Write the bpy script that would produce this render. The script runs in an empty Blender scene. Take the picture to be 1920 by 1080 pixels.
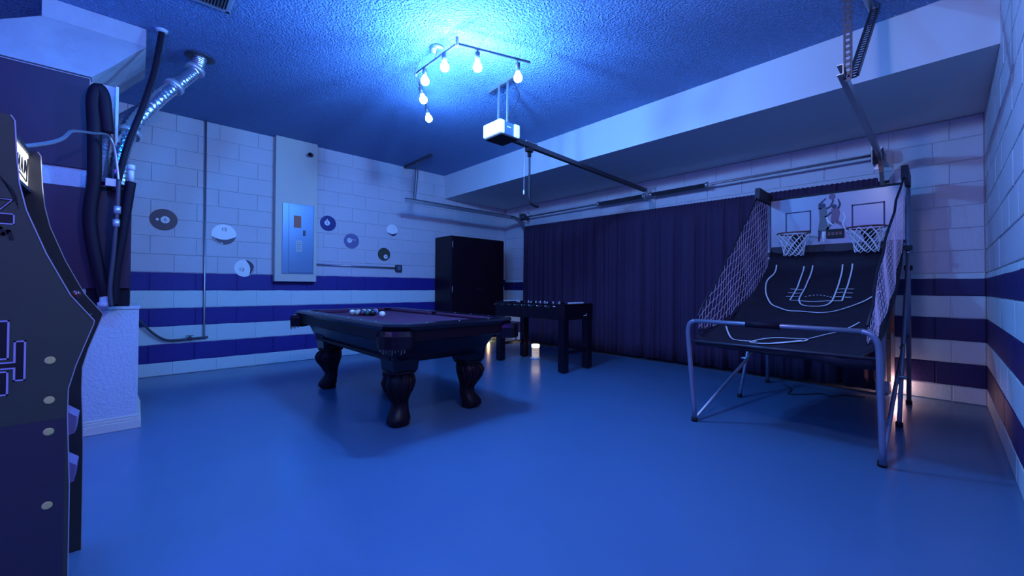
import bpy, bmesh, math, random
from mathutils import Vector, Matrix
random.seed(7)
S = bpy.context.scene
COL = S.collection
PI = math.pi

# ------------------------------------------------------------------ camera
cam_d = bpy.data.cameras.new('camera'); cam = bpy.data.objects.new('camera', cam_d); COL.objects.link(cam)
S.camera = cam
cam_d.sensor_width = 36.0
cam_d.lens = 755.08 / 1920 * 36
cam_d.shift_y = -11.5 / 1920
cam_d.clip_start = 0.02
_y, _t, _r = math.radians(46.9214), math.radians(0.7851), math.radians(0.2958)
_F = Vector((-math.sin(_y)*math.cos(_t), math.cos(_y)*math.cos(_t), math.sin(_t)))
_R = Vector((math.cos(_y), math.sin(_y), 0)); _U = _R.cross(_F)
_R2 = _R*math.cos(_r) + _U*math.sin(_r); _U2 = _U*math.cos(_r) - _R*math.sin(_r)
cam.matrix_world = Matrix(((_R2.x, _U2.x, -_F.x, 0), (_R2.y, _U2.y, -_F.y, 0), (_R2.z, _U2.z, -_F.z, 1.0168), (0, 0, 0, 1)))

# ------------------------------------------------------------------ world, exposure, fill lamps
w = bpy.data.worlds.new('world'); S.world = w; w.use_nodes = True
w.node_tree.nodes['Background'].inputs[0].default_value = (0.002, 0.002, 0.01, 1)
w.node_tree.nodes['Background'].inputs[1].default_value = 1.0
S.view_settings.view_transform = 'Standard'; S.view_settings.look = 'None'
S.view_settings.exposure = 0.0; S.view_settings.gamma = 1.0
S.view_settings.use_curve_mapping = False
BULB_COL = (0.115, 0.36, 1.0); BULB_STR = 880.0
def point_lamp(name, loc, color, power, radius):
    l = bpy.data.lights.new(name, 'POINT'); l.color = color; l.energy = power; l.shadow_soft_size = radius
    o = bpy.data.objects.new(name, l); o.location = loc; COL.objects.link(o); return o
point_lamp('azure_fill', (-2.3, -0.25, 2.80), (0.0, 0.24, 1.0), 78, 0.08)  # unseen lamp added for the azure light on the left side
point_lamp('violet_fill', (-1.2, -1.9, 2.4), (0.17, 0.02, 1.0), 70, 0.2)  # unseen ambient fill, added to tint the shadows violet
point_lamp('lavender_fill', (-0.55, 0.95, 2.72), (0.60, 0.62, 1.0), 66, 0.08)  # unseen fill, added to brighten the right wall and floor
point_lamp('door_leak_fill', (-0.305, 5.365, 0.11), (1.0, 0.52, 0.52), 1.6, 0.02)  # unseen warm lamp added for light leaking in beside the door
point_lamp('cabinet_glow_fill', (-5.86, 4.88, 0.07), (1.0, 0.62, 0.25), 1.5, 0.02)  # unseen, added for the warm glow below the black cabinet

# ------------------------------------------------------------------ materials
MATS = {}
def mat(name, col, rough=0.5, metal=0.0, spec=0.5, bump=0.0, bscale=60.0, var=0.0, vscale=4.0, emit=None, estr=0.0, alpha=None, coat=0.0):
    if name in MATS: return MATS[name]
    m = bpy.data.materials.new(name); m.use_nodes = True
    nt = m.node_tree; b = nt.nodes['Principled BSDF']
    b.inputs['Base Color'].default_value = (*col, 1); b.inputs['Roughness'].default_value = rough
    b.inputs['Metallic'].default_value = metal; b.inputs['Specular IOR Level'].default_value = spec
    b.inputs['Coat Weight'].default_value = coat
    tc = nt.nodes.new('ShaderNodeNewGeometry')
    n = nt.nodes.new('ShaderNodeTexNoise'); n.inputs['Scale'].default_value = vscale; n.inputs['Detail'].default_value = 4
    nt.links.new(tc.outputs['Position'], n.inputs['Vector'])
    mx = nt.nodes.new('ShaderNodeMix'); mx.data_type = 'RGBA'
    v = max(var, 0.04)
    mx.inputs['A'].default_value = (*[c*(1-v) for c in col], 1); mx.inputs['B'].default_value = (*[min(1, c*(1+v)) for c in col], 1)
    nt.links.new(n.outputs['Fac'], mx.inputs['Factor']); nt.links.new(mx.outputs['Result'], b.inputs['Base Color'])
    if bump > 0:
        n2 = nt.nodes.new('ShaderNodeTexNoise'); n2.inputs['Scale'].default_value = bscale; n2.inputs['Detail'].default_value = 3
        nt.links.new(tc.outputs['Position'], n2.inputs['Vector'])
        bp = nt.nodes.new('ShaderNodeBump'); bp.inputs['Strength'].default_value = bump; bp.inputs['Distance'].default_value = 0.01
        nt.links.new(n2.outputs['Fac'], bp.inputs['Height']); nt.links.new(bp.outputs['Normal'], b.inputs['Normal'])
    if emit:
        b.inputs['Emission Color'].default_value = (*emit, 1); b.inputs['Emission Strength'].default_value = estr
    MATS[name] = m; return m

def wall_paint(name, top, light=(0.58, 0.56, 0.60), navy=(0.035, 0.030, 0.20)):
    """painted block: three navy bands, read from the height above the floor"""
    m = mat(name, light, rough=0.55, bump=0.35, bscale=90, var=0.05, vscale=3)
    nt = m.node_tree; b = nt.nodes['Principled BSDF']
    src = b.inputs['Base Color'].links[0].from_socket
    g = nt.nodes.new('ShaderNodeNewGeometry'); sp = nt.nodes.new('ShaderNodeSeparateXYZ')
    nt.links.new(g.outputs['Position'], sp.inputs[0])
    nz = nt.nodes.new('ShaderNodeTexNoise'); nz.inputs['Scale'].default_value = 6; nt.links.new(g.outputs['Position'], nz.inputs['Vector'])
    def M(op, a, bb):
        n = nt.nodes.new('ShaderNodeMath'); n.operation = op
        for i, x in enumerate((a, bb)):
            if isinstance(x, (int, float)): n.inputs[i].default_value = x
            else: nt.links.new(x, n.inputs[i])
        return n.outputs[0]
    z = M('ADD', sp.outputs['Z'], M('MULTIPLY', M('SUBTRACT', nz.outputs['Fac'], 0.5), 0.012))
    tot = None
    for a, c in ((0, 1), (2, 3), (4, top)):
        k = M('MULTIPLY', M('GREATER_THAN', z, 0.148+a*0.2032), M('LESS_THAN', z, 0.148+c*0.2032))
        tot = k if tot is None else M('ADD', tot, k)
    lo = nt.nodes.new('ShaderNodeMix'); lo.data_type = 'RGBA'; nt.links.new(M('LESS_THAN', z, 0.148+5*0.2032), lo.inputs['Factor'])
    nt.links.new(src, lo.inputs['A']); lo.inputs['B'].default_value = (0.60, 0.72, 0.72, 1); src = lo.outputs['Result']
    mx = nt.nodes.new('ShaderNodeMix'); mx.data_type = 'RGBA'
    nt.links.new(tot, mx.inputs['Factor']); nt.links.new(src, mx.inputs['A']); mx.inputs['B'].default_value = (*navy, 1)
    nt.links.new(mx.outputs['Result'], b.inputs['Base Color'])
    return m

def floor_material():
    m = mat('painted_concrete', (0.080, 0.170, 0.30), rough=0.30, bump=0.05, bscale=25, var=0.10, vscale=1.3)
    nt = m.node_tree; b = nt.nodes['Principled BSDF']
    g = nt.nodes.new('ShaderNodeNewGeometry')
    n = nt.nodes.new('ShaderNodeTexNoise'); n.inputs['Scale'].default_value = 3.0; n.inputs['Detail'].default_value = 6
    nt.links.new(g.outputs['Position'], n.inputs['Vector'])
    mr = nt.nodes.new('ShaderNodeMapRange'); mr.inputs['To Min'].default_value = 0.16; mr.inputs['To Max'].default_value = 0.30
    nt.links.new(n.outputs['Fac'], mr.inputs['Value']); nt.links.new(mr.outputs['Result'], b.inputs['Roughness'])
    return m

def ceiling_material():
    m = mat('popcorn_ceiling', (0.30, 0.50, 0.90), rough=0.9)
    nt = m.node_tree; b = nt.nodes['Principled BSDF']
    g = nt.nodes.new('ShaderNodeNewGeometry')
    n = nt.nodes.new('ShaderNodeTexNoise'); n.inputs['Scale'].default_value = 62; n.inputs['Detail'].default_value = 2; n.inputs['Roughness'].default_value = 0.55
    nt.links.new(g.outputs['Position'], n.inputs['Vector'])
    r = nt.nodes.new('ShaderNodeMapRange'); r.inputs['From Min'].default_value = 0.38; r.inputs['From Max'].default_value = 0.68
    nt.links.new(n.outputs['Fac'], r.inputs['Value'])
    bp = nt.nodes.new('ShaderNodeBump'); bp.inputs['Strength'].default_value = 1.0; bp.inputs['Distance'].default_value = 0.032
    nt.links.new(r.outputs['Result'], bp.inputs['Height']); nt.links.new(bp.outputs['Normal'], b.inputs['Normal'])
    return m

M_floor = floor_material(); M_ceil = ceiling_material()
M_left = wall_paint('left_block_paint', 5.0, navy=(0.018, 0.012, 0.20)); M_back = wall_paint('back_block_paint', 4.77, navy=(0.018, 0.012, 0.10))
M_white = mat('white_wall_paint', (0.60, 0.58, 0.50), 0.6, bump=0.1, bscale=60)
M_soffit = mat('soffit_paint', (0.60, 0.64, 0.66), 0.6, bump=0.08, bscale=30)
M_steel = mat('galvanised_steel', (0.42, 0.42, 0.46), 0.38, metal=0.85, var=0.15, vscale=15)
M_dsteel = mat('dark_steel', (0.07, 0.07, 0.09), 0.45, metal=0.5)
M_black = mat('black_lacquer', (0.008, 0.004, 0.010), 0.22, spec=0.35)
M_bmatte = mat('black_matte', (0.012, 0.011, 0.016), 0.7)
M_blackwood = mat('black_wood', (0.012, 0.004, 0.010), 0.4, spec=0.25, var=0.4, vscale=30)
M_cloth = mat('pool_cloth', (0.075, 0.012, 0.045), 0.9)
M_curtain = mat('navy_curtain', (0.040, 0.017, 0.055), 0.85, bump=0.1, bscale=300, var=0.1)
M_plast = mat('white_plastic', (0.75, 0.78, 0.80), 0.4)
M_foil = mat('silver_foil', (0.70, 0.72, 0.76), 0.22, metal=0.95, bump=0.6, bscale=40)
M_foam = mat('black_foam', (0.011, 0.005, 0.014), 0.6, spec=0.2, bump=0.15, bscale=40)
M_handler = mat('dark_cabinet_panel', (0.035, 0.005, 0.030), 0.55)
M_mastic = mat('mastic_coat', (0.42, 0.42, 0.46), 0.6, bump=0.9, bscale=9, var=0.12, vscale=6)
M_plinth = mat('textured_white_plaster', (0.50, 0.55, 0.60), 0.6, bump=0.6, bscale=60)
M_panel = mat('grey_panel_steel', (0.16, 0.26, 0.40), 0.38, metal=0.5)
M_tube = mat('grey_tube_steel', (0.30, 0.32, 0.42), 0.35, metal=0.6)
M_net = mat('net_cord', (0.85, 0.50, 0.60), 0.7)
M_netw = mat('white_hoop_net', (0.85, 0.85, 0.88), 0.7)
M_nylon = mat('black_nylon', (0.014, 0.008, 0.018), 0.55, bump=0.5, bscale=12)
M_line = mat('white_court_line', (0.80, 0.82, 0.85), 0.6)
M_orange = mat('orange_rim', (0.16, 0.045, 0.035), 0.4)
M_board = mat('grey_backboard', (0.42, 0.42, 0.48), 0.25, var=0.05)
M_navyink = mat('navy_ink', (0.02, 0.02, 0.07), 0.5)
M_arc = mat('arcade_side_vinyl', (0.052, 0.064, 0.044), 0.45, var=0.1, vscale=2)
M_silver = mat('silver_trim', (0.65, 0.65, 0.7), 0.3, metal=0.6)
M_print = mat('violet_print_line', (0.42, 0.42, 0.70), 0.5)
M_inkblack = mat('black_ink', (0.006, 0.006, 0.01), 0.6)
M_screw = mat('pale_green_cap', (0.60, 0.60, 0.22), 0.5)
M_marq = mat('lit_marquee', (0.8, 0.8, 0.75), 0.4, emit=(1.0, 0.95, 0.80), estr=1.5)
M_lens = mat('opener_lens', (0.7, 0.78, 0.78), 0.4, emit=(0.36, 0.56, 1.0), estr=1.15)
M_nlight = mat('night_light_glow', (0.9, 0.8, 0.6), 0.4, emit=(1.0, 0.80, 0.55), estr=3.0)
M_brass = mat('warm_galvanised_jamb', (0.55, 0.50, 0.50), 0.6, bump=0.3, bscale=40, var=0.25, vscale=14)
M_patch = mat('mottled_orange', (0.60, 0.16, 0.08), 0.8, var=0.5, vscale=20)

# ------------------------------------------------------------------ mesh helpers
class MB:
    def __init__(s): s.v = []; s.f = []; s.sm = []
    def add(s, vs, fs, smooth=False):
        o = len(s.v); s.v += [tuple(v) for v in vs]
        for f in fs: s.f.append([i+o for i in f]); s.sm.append(smooth)
        return s
    def box(s, x0, x1, y0, y1, z0, z1):
        v = [(x, y, z) for x in (x0, x1) for y in (y0, y1) for z in (z0, z1)]
        return s.add(v, [(0, 1, 3, 2), (4, 6, 7, 5), (0, 4, 5, 1), (2, 3, 7, 6), (0, 2, 6, 4), (1, 5, 7, 3)])
    def bevbox(s, x0, x1, y0, y1, z0, z1, b=0.005):
        """box with chamfered edges (24 verts)"""
        cx, cy, cz = (x0+x1)/2, (y0+y1)/2, (z0+z1)/2
        hx, hy, hz = abs(x1-x0)/2, abs(y1-y0)/2, abs(z1-z0)/2
        b = min(b, hx*.9, hy*.9, hz*.9)
        bm = bmesh.new(); r = bmesh.ops.create_cube(bm, size=1)
        for v in bm.verts: v.co = (cx+v.co.x*2*hx, cy+v.co.y*2*hy, cz+v.co.z*2*hz)
        bmesh.ops.bevel(bm, geom=list(bm.edges), offset=b, segments=2, affect='EDGES', profile=0.5)
        bm.verts.index_update()
        s.add([v.co[:] for v in bm.verts], [[v.index for v in f.verts] for f in bm.faces]); bm.free(); return s
    def obox(s, c, ax, ay, az):
        """oriented box: centre and three half-axis vectors"""
        c, ax, ay, az = map(Vector, (c, ax, ay, az))
        v = [c+a*ax+b*ay+d*az for a in (-1, 1) for b in (-1, 1) for d in (-1, 1)]
        return s.add(v, [(0, 1, 3, 2), (4, 6, 7, 5), (0, 4, 5, 1), (2, 3, 7, 6), (0, 2, 6, 4), (1, 5, 7, 3)])
    def bar(s, a, b, w, h, up=(0, 0, 1)):
        a, b = Vector(a), Vector(b); d = (b-a).normalized(); u = Vector(up)
        if abs(d.dot(u)) > .98: u = Vector((0, 1, 0))
        sd = d.cross(u).normalized(); u2 = sd.cross(d).normalized()
        return s.obox((a+b)/2, (b-a)/2, sd*w/2, u2*h/2)
    def tube(s, pts, r, n=8, closed=False, caps=True):
        pts = [Vector(p) for p in pts]; N = len(pts)
        rr = r if isinstance(r, (list, tuple)) else [r]*N
        tang = []
        for i in range(N):
            if closed: t = pts[(i+1) % N]-pts[i-1]
            else: t = pts[min(i+1, N-1)]-pts[max(i-1, 0)]
            tang.append(t.normalized())
        u = tang[0].orthogonal().normalized(); vs = []
        for i in range(N):
            u = (u-tang[i]*u.dot(tang[i]))
            u = u.normalized() if u.length > 1e-6 else tang[i].orthogonal().normalized()
            v = tang[i].cross(u)
            for k in range(n):
                a = 2*PI*k/n; vs.append(pts[i]+(u*math.cos(a)+v*math.sin(a))*rr[i])
        fs = []
        for i in range(N if closed else N-1):
            j = (i+1) % N
            for k in range(n): fs.append((i*n+k, i*n+(k+1) % n, j*n+(k+1) % n, j*n+k))
        s.add(vs, fs, n > 5)
        if caps and not closed:
            o = len(s.v)-len(vs); s.f.append([o+k for k in reversed(range(n))]); s.sm.append(False)
            s.f.append([o+(N-1)*n+k for k in range(n)]); s.sm.append(False)
        return s
    def prism(s, poly, axis, a, b):
        """polygon in the plane normal to axis, extruded a..b"""
        def P(p, t):
            return {'x': (t, p[0], p[1]), 'y': (p[0], t, p[1]), 'z': (p[0], p[1], t)}[axis]
        n = len(poly); v = [P(p, a) for p in poly]+[P(p, b) for p in poly]
        f = [list(range(n)), list(reversed(range(n, 2*n)))]+[(i, n+i, n+(i+1) % n, (i+1) % n) for i in range(n)]
        return s.add(v, f)
    def lathe(s, prof, c=(0, 0, 0), n=16, axis='z'):
        vs = []
        for r, t in prof:
            for k in range(n):
                a = 2*PI*k/n; p = (r*math.cos(a), r*math.sin(a), t)
                if axis == 'x': p = (t, p[0], p[1])
                if axis == 'y': p = (p[0], t, p[1])
                vs.append((p[0]+c[0], p[1]+c[1], p[2]+c[2]))
        fs = []; m = len(prof)
        for i in range(m-1):
            for k in range(n): fs.append((i*n+k, i*n+(k+1) % n, (i+1)*n+(k+1) % n, (i+1)*n+k))
        s.add(vs, fs, True)
        o = len(s.v)-len(vs)
        s.f.append([o+k for k in reversed(range(n))]); s.sm.append(False)
        s.f.append([o+(m-1)*n+k for k in range(n)]); s.sm.append(False)
        return s
    def sphere(s, c, r, n=12, m=8, sz=1.0):
        return s.lathe([(max(r*math.sin(PI*i/m), 1e-4), -r*sz*math.cos(PI*i/m)) for i in range(m+1)], c, n)
    def build(s, name, material, parent=None, fix=True):
        me = bpy.data.meshes.new(name); off = world_loc(parent) if parent else Vector((0, 0, 0))
        me.from_pydata([tuple(Vector(v)-off) for v in s.v], [], s.f)
        me.polygons.foreach_set('use_smooth', s.sm)
        if fix:
            bm = bmesh.new(); bm.from_mesh(me); bmesh.ops.recalc_face_normals(bm, faces=bm.faces); bm.to_mesh(me); bm.free()
        me.materials.append(material); me.update()
        o = bpy.data.objects.new(name, me); COL.objects.link(o)
        if parent: o.parent = parent
        return o
def world_loc(o):
    p = Vector((0, 0, 0))
    while o: p += o.location; o = o.parent
    return p
def tag(o, label=None, cat=None, group=None, kind=None):
    if label: o['label'] = label
    if cat: o['category'] = cat
    if group: o['group'] = group
    if kind: o['kind'] = kind
    return o
def thing(name, label, cat, loc, group=None):
    o = bpy.data.objects.new(name, None); o.location = loc; o.empty_display_size = 0.1; COL.objects.link(o)
    return tag(o, label, cat, group)
def struct(o, label, cat='structure'):
    return tag(o, label, cat, kind='structure')
def smooth_path(pts, k=6):
    pts = [Vector(p) for p in pts]; out = []
    for i in range(len(pts)-1):
        p0, p1, p2, p3 = pts[max(i-1, 0)], pts[i], pts[i+1], pts[min(i+2, len(pts)-1)]
        for j in range(k):
            t = j/k
            out.append(0.5*((2*p1)+(-p0+p2)*t+(2*p0-5*p1+4*p2-p3)*t*t+(-p0+3*p1-3*p2+p3)*t**3))
    out.append(pts[-1]); return out
def text_part(name, body, size, material, parent, loc, xdir, ydir, depth=0.001):
    cu = bpy.data.curves.new(name, 'FONT'); cu.body = body; cu.size = size; cu.align_x = 'CENTER'; cu.align_y = 'CENTER'
    cu.resolution_u = 3; cu.extrude = depth
    tmp = bpy.data.objects.new(name, cu); COL.objects.link(tmp)
    dg = bpy.context.evaluated_depsgraph_get(); me = bpy.data.meshes.new_from_object(tmp.evaluated_get(dg))
    bpy.data.objects.remove(tmp)
    X = Vector(xdir).normalized(); Y = Vector(ydir).normalized(); Z = X.cross(Y)
    me.transform(Matrix(((X.x, Y.x, Z.x, 0), (X.y, Y.y, Z.y, 0), (X.z, Y.z, Z.z, 0), (0, 0, 0, 1))))
    me.materials.clear(); me.materials.append(material)
    o = bpy.data.objects.new(name, me); COL.objects.link(o); o.parent = parent
    o.location = Vector(loc)-world_loc(parent); return o

# ------------------------------------------------------------------ room dimensions
XL, XR, YB, YF, CE, SB = -6.013, 0.260, 5.433, 3.978, 2.987, 2.577
YN = -2.6                     # wall behind the camera
C = 0.2032; Z0 = 0.148
DX0, DX1, DZ = -5.33, -0.325, 2.10      # garage door opening

fl = MB().box(XL-.1, XR+.1, YN-.1, YB+.25, -.12, 0).build('floor', M_floor); struct(fl, 'smooth grey-blue painted concrete floor', 'floor')
ce = MB().box(XL-.1, XR+.1, YN-.1, YB+.2, CE, CE+.1).build('ceiling', M_ceil); struct(ce, 'textured popcorn ceiling around the track light', 'ceiling')
sf = MB().box(XL, XR, YF, YB, SB, CE-.001).build('trim_1', M_soffit); struct(sf, 'deep smooth painted soffit beam above the curtained garage door', 'soffit')
R_ = 0.009
wl = MB().box(XL-.1, XL-R_, YN-.1, YB+.2, 0, CE).build('wall_left', M_left); struct(wl, 'painted block wall with navy stripes and billiard ball decals', 'wall')
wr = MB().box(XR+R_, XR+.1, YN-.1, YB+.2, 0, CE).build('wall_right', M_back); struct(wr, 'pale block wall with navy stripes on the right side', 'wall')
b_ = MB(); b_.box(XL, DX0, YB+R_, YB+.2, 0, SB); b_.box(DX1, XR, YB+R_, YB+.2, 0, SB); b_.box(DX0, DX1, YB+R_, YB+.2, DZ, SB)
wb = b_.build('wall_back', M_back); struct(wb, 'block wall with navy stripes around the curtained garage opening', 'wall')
wf = MB().box(XL-.1, XR+.1, YN-.1, YN, 0, CE).build('wall_front', M_white); struct(wf, 'plain pale wall opposite the garage opening', 'wall')

_bc = {}
def block_mesh(axis, L, H, material, face):
    key = (axis, round(L, 3), round(H, 3), material.name, face)
    if key in _bc: return _bc[key]
    j, c, T = 0.0045, 0.0030, R_+.01
    hl, hh = L/2-j, H/2-j
    fr = [(-hl+c, -hh+c), (hl-c, -hh+c), (hl-c, hh-c), (-hl+c, hh-c)]
    mid = [(-hl, -hh), (hl, -hh), (hl, hh), (-hl, hh)]
    vs = [(a, 0, z) for a, z in fr]+[(a, -c, z) for a, z in mid]+[(a, -T, z) for a, z in mid]
    fs = [(0, 1, 2, 3)]+[(i, 4+i, 4+(i+1) % 4, (i+1) % 4) for i in range(4)]+[(4+i, 8+i, 8+(i+1) % 4, 4+(i+1) % 4) for i in range(4)]
    out = []
    for a, d, z in vs:
        d2 = d*face
        out.append((d2, a, z) if axis == 'y' else (a, d2, z))
    me = bpy.data.meshes.new('block'); me.from_pydata(out, [], fs)
    bm = bmesh.new(); bm.from_mesh(me); bmesh.ops.recalc_face_normals(bm, faces=bm.faces); bm.to_mesh(me); bm.free()
    # outward = away from the wall
    n = me.polygons[0].normal; want = Vector((face, 0, 0)) if axis == 'y' else Vector((0, face, 0))
    if n.dot(want) < 0: me.flip_normals()
    me.materials.append(material); _bc[key] = me; return me
def lay(wall, axis, fixed, a0, a1, rows, ph_even, ph_odd, face, material, zmax):
    for r in rows:
        z0 = Z0+r*C if r >= 0 else 0.0; z1 = min(Z0+(r+1)*C, zmax)
        if z1-z0 < .03: continue
        P = 2*C; ph = (ph_even if r % 2 == 0 else ph_odd)*P
        s = math.floor((a0-ph)/P)*P+ph
        while s < a1-1e-4:
            b0, b1 = max(s, a0), min(s+P, a1); s += P
            if b1-b0 < .03: continue
            o = bpy.data.objects.new('block', block_mesh(axis, b1-b0, z1-z0, material, face)); COL.objects.link(o)
            m = (b0+b1)/2; j = random.uniform(-.0012, .0012)
            o.location = (fixed+j, m, (z0+z1)/2) if axis == 'y' else (m, fixed+j, (z0+z1)/2)
            o.parent = wall
lay(wl, 'y', XL, -.45, YB, range(-1, 14), .27, .78, 1, M_left, CE)
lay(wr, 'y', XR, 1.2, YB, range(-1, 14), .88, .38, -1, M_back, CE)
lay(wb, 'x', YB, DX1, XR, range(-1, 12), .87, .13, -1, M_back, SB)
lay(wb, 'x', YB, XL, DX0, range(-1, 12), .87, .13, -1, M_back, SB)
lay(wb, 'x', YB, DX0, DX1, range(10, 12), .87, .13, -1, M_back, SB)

# garage door behind the curtain
dr = bpy.data.objects.new('door_1', None); dr.location = (-2.83, YB+.1, 0); COL.objects.link(dr)
struct(dr, 'sectional garage door mostly hidden behind the dark curtain', 'garage door')
for i in range(4):
    MB().bevbox(DX0, DX1-.0, YB+.06, YB+.10, .01+i*.520, .525+i*.520, .004).build('door_panel', M_white, dr)
jb = MB().bevbox(-.352, -.326, YB-.02, YB+.12, 0, DZ, .003).build('trim_2', M_brass); struct(jb, 'weathered pale door jamb at the right end of the curtain', 'door jamb')
jr = MB().prism([(-.352, .60), (-.329, .58), (-.328, .70), (-.331, .82), (-.345, .86), (-.352, .80)], 'y', YB-.024, YB-.0195).build('orange_patch', M_patch, jb)  # thin mottled orange patch on the jamb face
th = MB().box(-5.25, -.36, 5.262, 5.292, 0, .012).build('trim_3', M_dsteel); struct(th, 'thin dark threshold strip on the floor below the curtain', 'threshold')

# ------------------------------------------------------------------ curtain
def make_curtain():
    root = thing('curtain', 'long pleated dark navy curtain covering the garage door', 'curtain', (-2.9, 5.33, 0))
    x0, x1, n = -5.385, -.43, 4
    zt = lambda x: 2.16-.045*(x-x0)/(x1-x0)
    rng = random.Random(3)
    for k in range(n):
        a, b = x0+(x1-x0)*k/n, x0+(x1-x0)*(k+1)/n
        cols = 170; rows = 10; vs = []; fs = []
        ph = rng.uniform(0, 6); ws = [rng.uniform(.7, 1.3) for _ in range(4)]
        for i in range(cols+1):
            t = i/cols; x = a+(b-a)*t+.004
            for j in range(rows+1):
                s = j/rows; z = .035+(zt(x)-.035)*s
                amp = .062*(1-.5*s)
                y = 5.312-amp*(1.25*abs(math.sin(x*12.5+1.1*math.sin(x*3.1)+.5*math.sin(x*7+s*.8)))**.6-.75+.22*math.sin(x*47+ph+1.2*math.sin(x*9))+.10*math.sin(x*90))
                if s > .97: y = 5.325+.012*math.sin(x*150)
                z2 = z+(.006*math.sin(x*150) if j == rows else .006*math.sin(x*31) if j == 0 else 0)
                vs.append((x, y, z2))
        for i in range(cols):
            for j in range(rows):
                q = i*(rows+1)+j; fs.append((q, q+rows+1, q+rows+2, q+1))
        m = MB(); m.add(vs, fs, True); o = m.build('curtain_panel', M_curtain, root)
        sol = o.modifiers.new('thickness', 'SOLIDIFY'); sol.thickness = .003
    MB().tube([(x0-.01, 5.375, 2.085), (x1+.01, 5.375, 2.05)], .009, 8).build('curtain_rod', M_dsteel, root)
make_curtain()

# ------------------------------------------------------------------ garage door hardware
def rail_part(root, x, side, yf):
    pts = [(x, yf, 2.29), (x, 4.99, 2.29)]
    for i in range(1, 9):
        a = i/8*PI/2; pts.append((x, 4.99+.40*math.sin(a), 2.29-.40*(1-math.cos(a))))
    pts.append((x, 5.39, .12))
    m = MB()
    for i in range(len(pts)-1):
        p, q = Vector(pts[i]), Vector(pts[i+1]); d = (q-p).normalized(); nrm = Vector((0, -d.z, d.y))
        m.obox((p+q)/2, (q-p)/2*1.02, Vector((.0015, 0, 0)), nrm*.028)
        for sg in (-1, 1):
            m.obox((p+q)/2+nrm*.028*sg-Vector((side*.014, 0, 0)), (q-p)/2*1.02, Vector((.015, 0, 0)), nrm*.0018)
    m.build('track', M_steel, root)
def perforated(a, b, w, t, root, name='hanger_strap', mt=None):
    """slotted angle strap: two edge strips, rungs between the slots and a folded flange"""
    a, b = Vector(a), Vector(b); d = (b-a); L = d.length; d.normalize()
    sd = Vector((1, 0, 0)) if abs(d.x) < .5 else Vector((0, 1, 0)); sd = (sd-d*sd.dot(d)).normalized(); nn = d.cross(sd).normalized()
    m = MB()
    for sg in (-1, 1): m.obox((a+b)/2+sd*sg*w*.36, d*L/2, sd*w*.15, nn*t/2)
    k = max(int(L/.035), 2)
    for i in range(k+1):
        m.obox(a+d*(L*i/k), d*.010, sd*w*.36, nn*t/2)
    m.obox((a+b)/2+sd*w/2+nn*w*.25, d*L/2, sd*t/2, nn*w*.25)
    return m.build(name, mt or M_steel, root)

tl = thing('door_track', 'steel garage door track hanging along the striped left wall', 'door track', (-5.36, 3.9, 2.29), 'garage door tracks')
rail_part(tl, -5.36, -1, 2.88)
perforated((-5.60, 3.18, CE-.02), (-5.40, 3.02, 2.31), .034, .003, tl)
perforated((-5.52, 3.18, CE-.02), (-5.375, 3.04, 2.31), .03, .003, tl)
MB().bar((-5.98, 3.185, CE-.018), (-5.14, 3.175, CE-.018), .035, .034).build('ceiling_bar', M_dsteel, tl)
tr = thing('door_track', 'steel garage door track ending below perforated straps near the right wall', 'door track', (-.40, 3.9, 2.29), 'garage door tracks')
rail_part(tr, -.385, 1, 2.99)
perforated((-.372, 3.05, CE-.02), (-.372, 3.04, 2.25), .040, .003, tr, mt=M_dsteel)
perforated((-.310, 3.74, CE-.02), (-.352, 3.06, 2.26), .055, .003, tr, mt=M_dsteel)
MB().bar((-.372, 2.9, CE-.012), (-.318, 3.85, CE-.012), .04, .02).build('ceiling_bar', M_steel, tr)

sp = thing('torsion_spring_bar', 'steel torsion tube with dark coil springs on the wall above the curtain', 'spring bar', (-2.9, 5.29, 2.33))
MB().tube([(-5.40, 5.29, 2.325), (-.42, 5.29, 2.335)], .013, 10).build('torsion_tube', M_steel, sp)
def spring(x0, x1):
    m = MB(); n = int((x1-x0)/.012); pts = []
    m.tube([(x0, 5.29, 2.33), (x1, 5.29, 2.33)], .022, 10)
    for i in range(n*6):
        a = i/6*2*PI; pts.append((x0+(x1-x0)*i/(n*6), 5.29+.027*math.cos(a), 2.33+.027*math.sin(a)))
    m.tube(pts, .0055, 4)
    m.build('coil_spring', M_dsteel, sp)
    for x in (x0-.02, x1+.02): MB().lathe([(.018, -.02), (.038, -.015), (.040, .012), (.02, .02)], (x, 5.29, 2.33), 12, 'x').build('spring_cone', M_steel, sp)
spring(-3.66, -2.93); spring(-2.78, -2.06)
for x in (-5.36, -.43):
    m = MB(); m.lathe([(.02, -.045), (.065, -.04), (.065, -.03), (.048, -.02), (.046, .03), (.062, .035), (.062, .045), (.02, .05)], (x, 5.29, 2.33), 14, 'x')
    m.build('cable_drum', M_dsteel, sp)
    m = MB(); m.box(x-.035, x-.03, 5.22, 5.43, 2.25, 2.42); m.box(x-.035, x+.03, 5.42, 5.428, 2.22, 2.44); m.build('end_bracket', M_steel, sp)
m = MB(); m.box(-2.875, -2.865, 5.24, 5.428, 2.27, 2.42); m.box(-2.90, -2.80, 5.42, 5.428, 2.15, 2.46); m.build('center_bracket', M_steel, sp)

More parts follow.
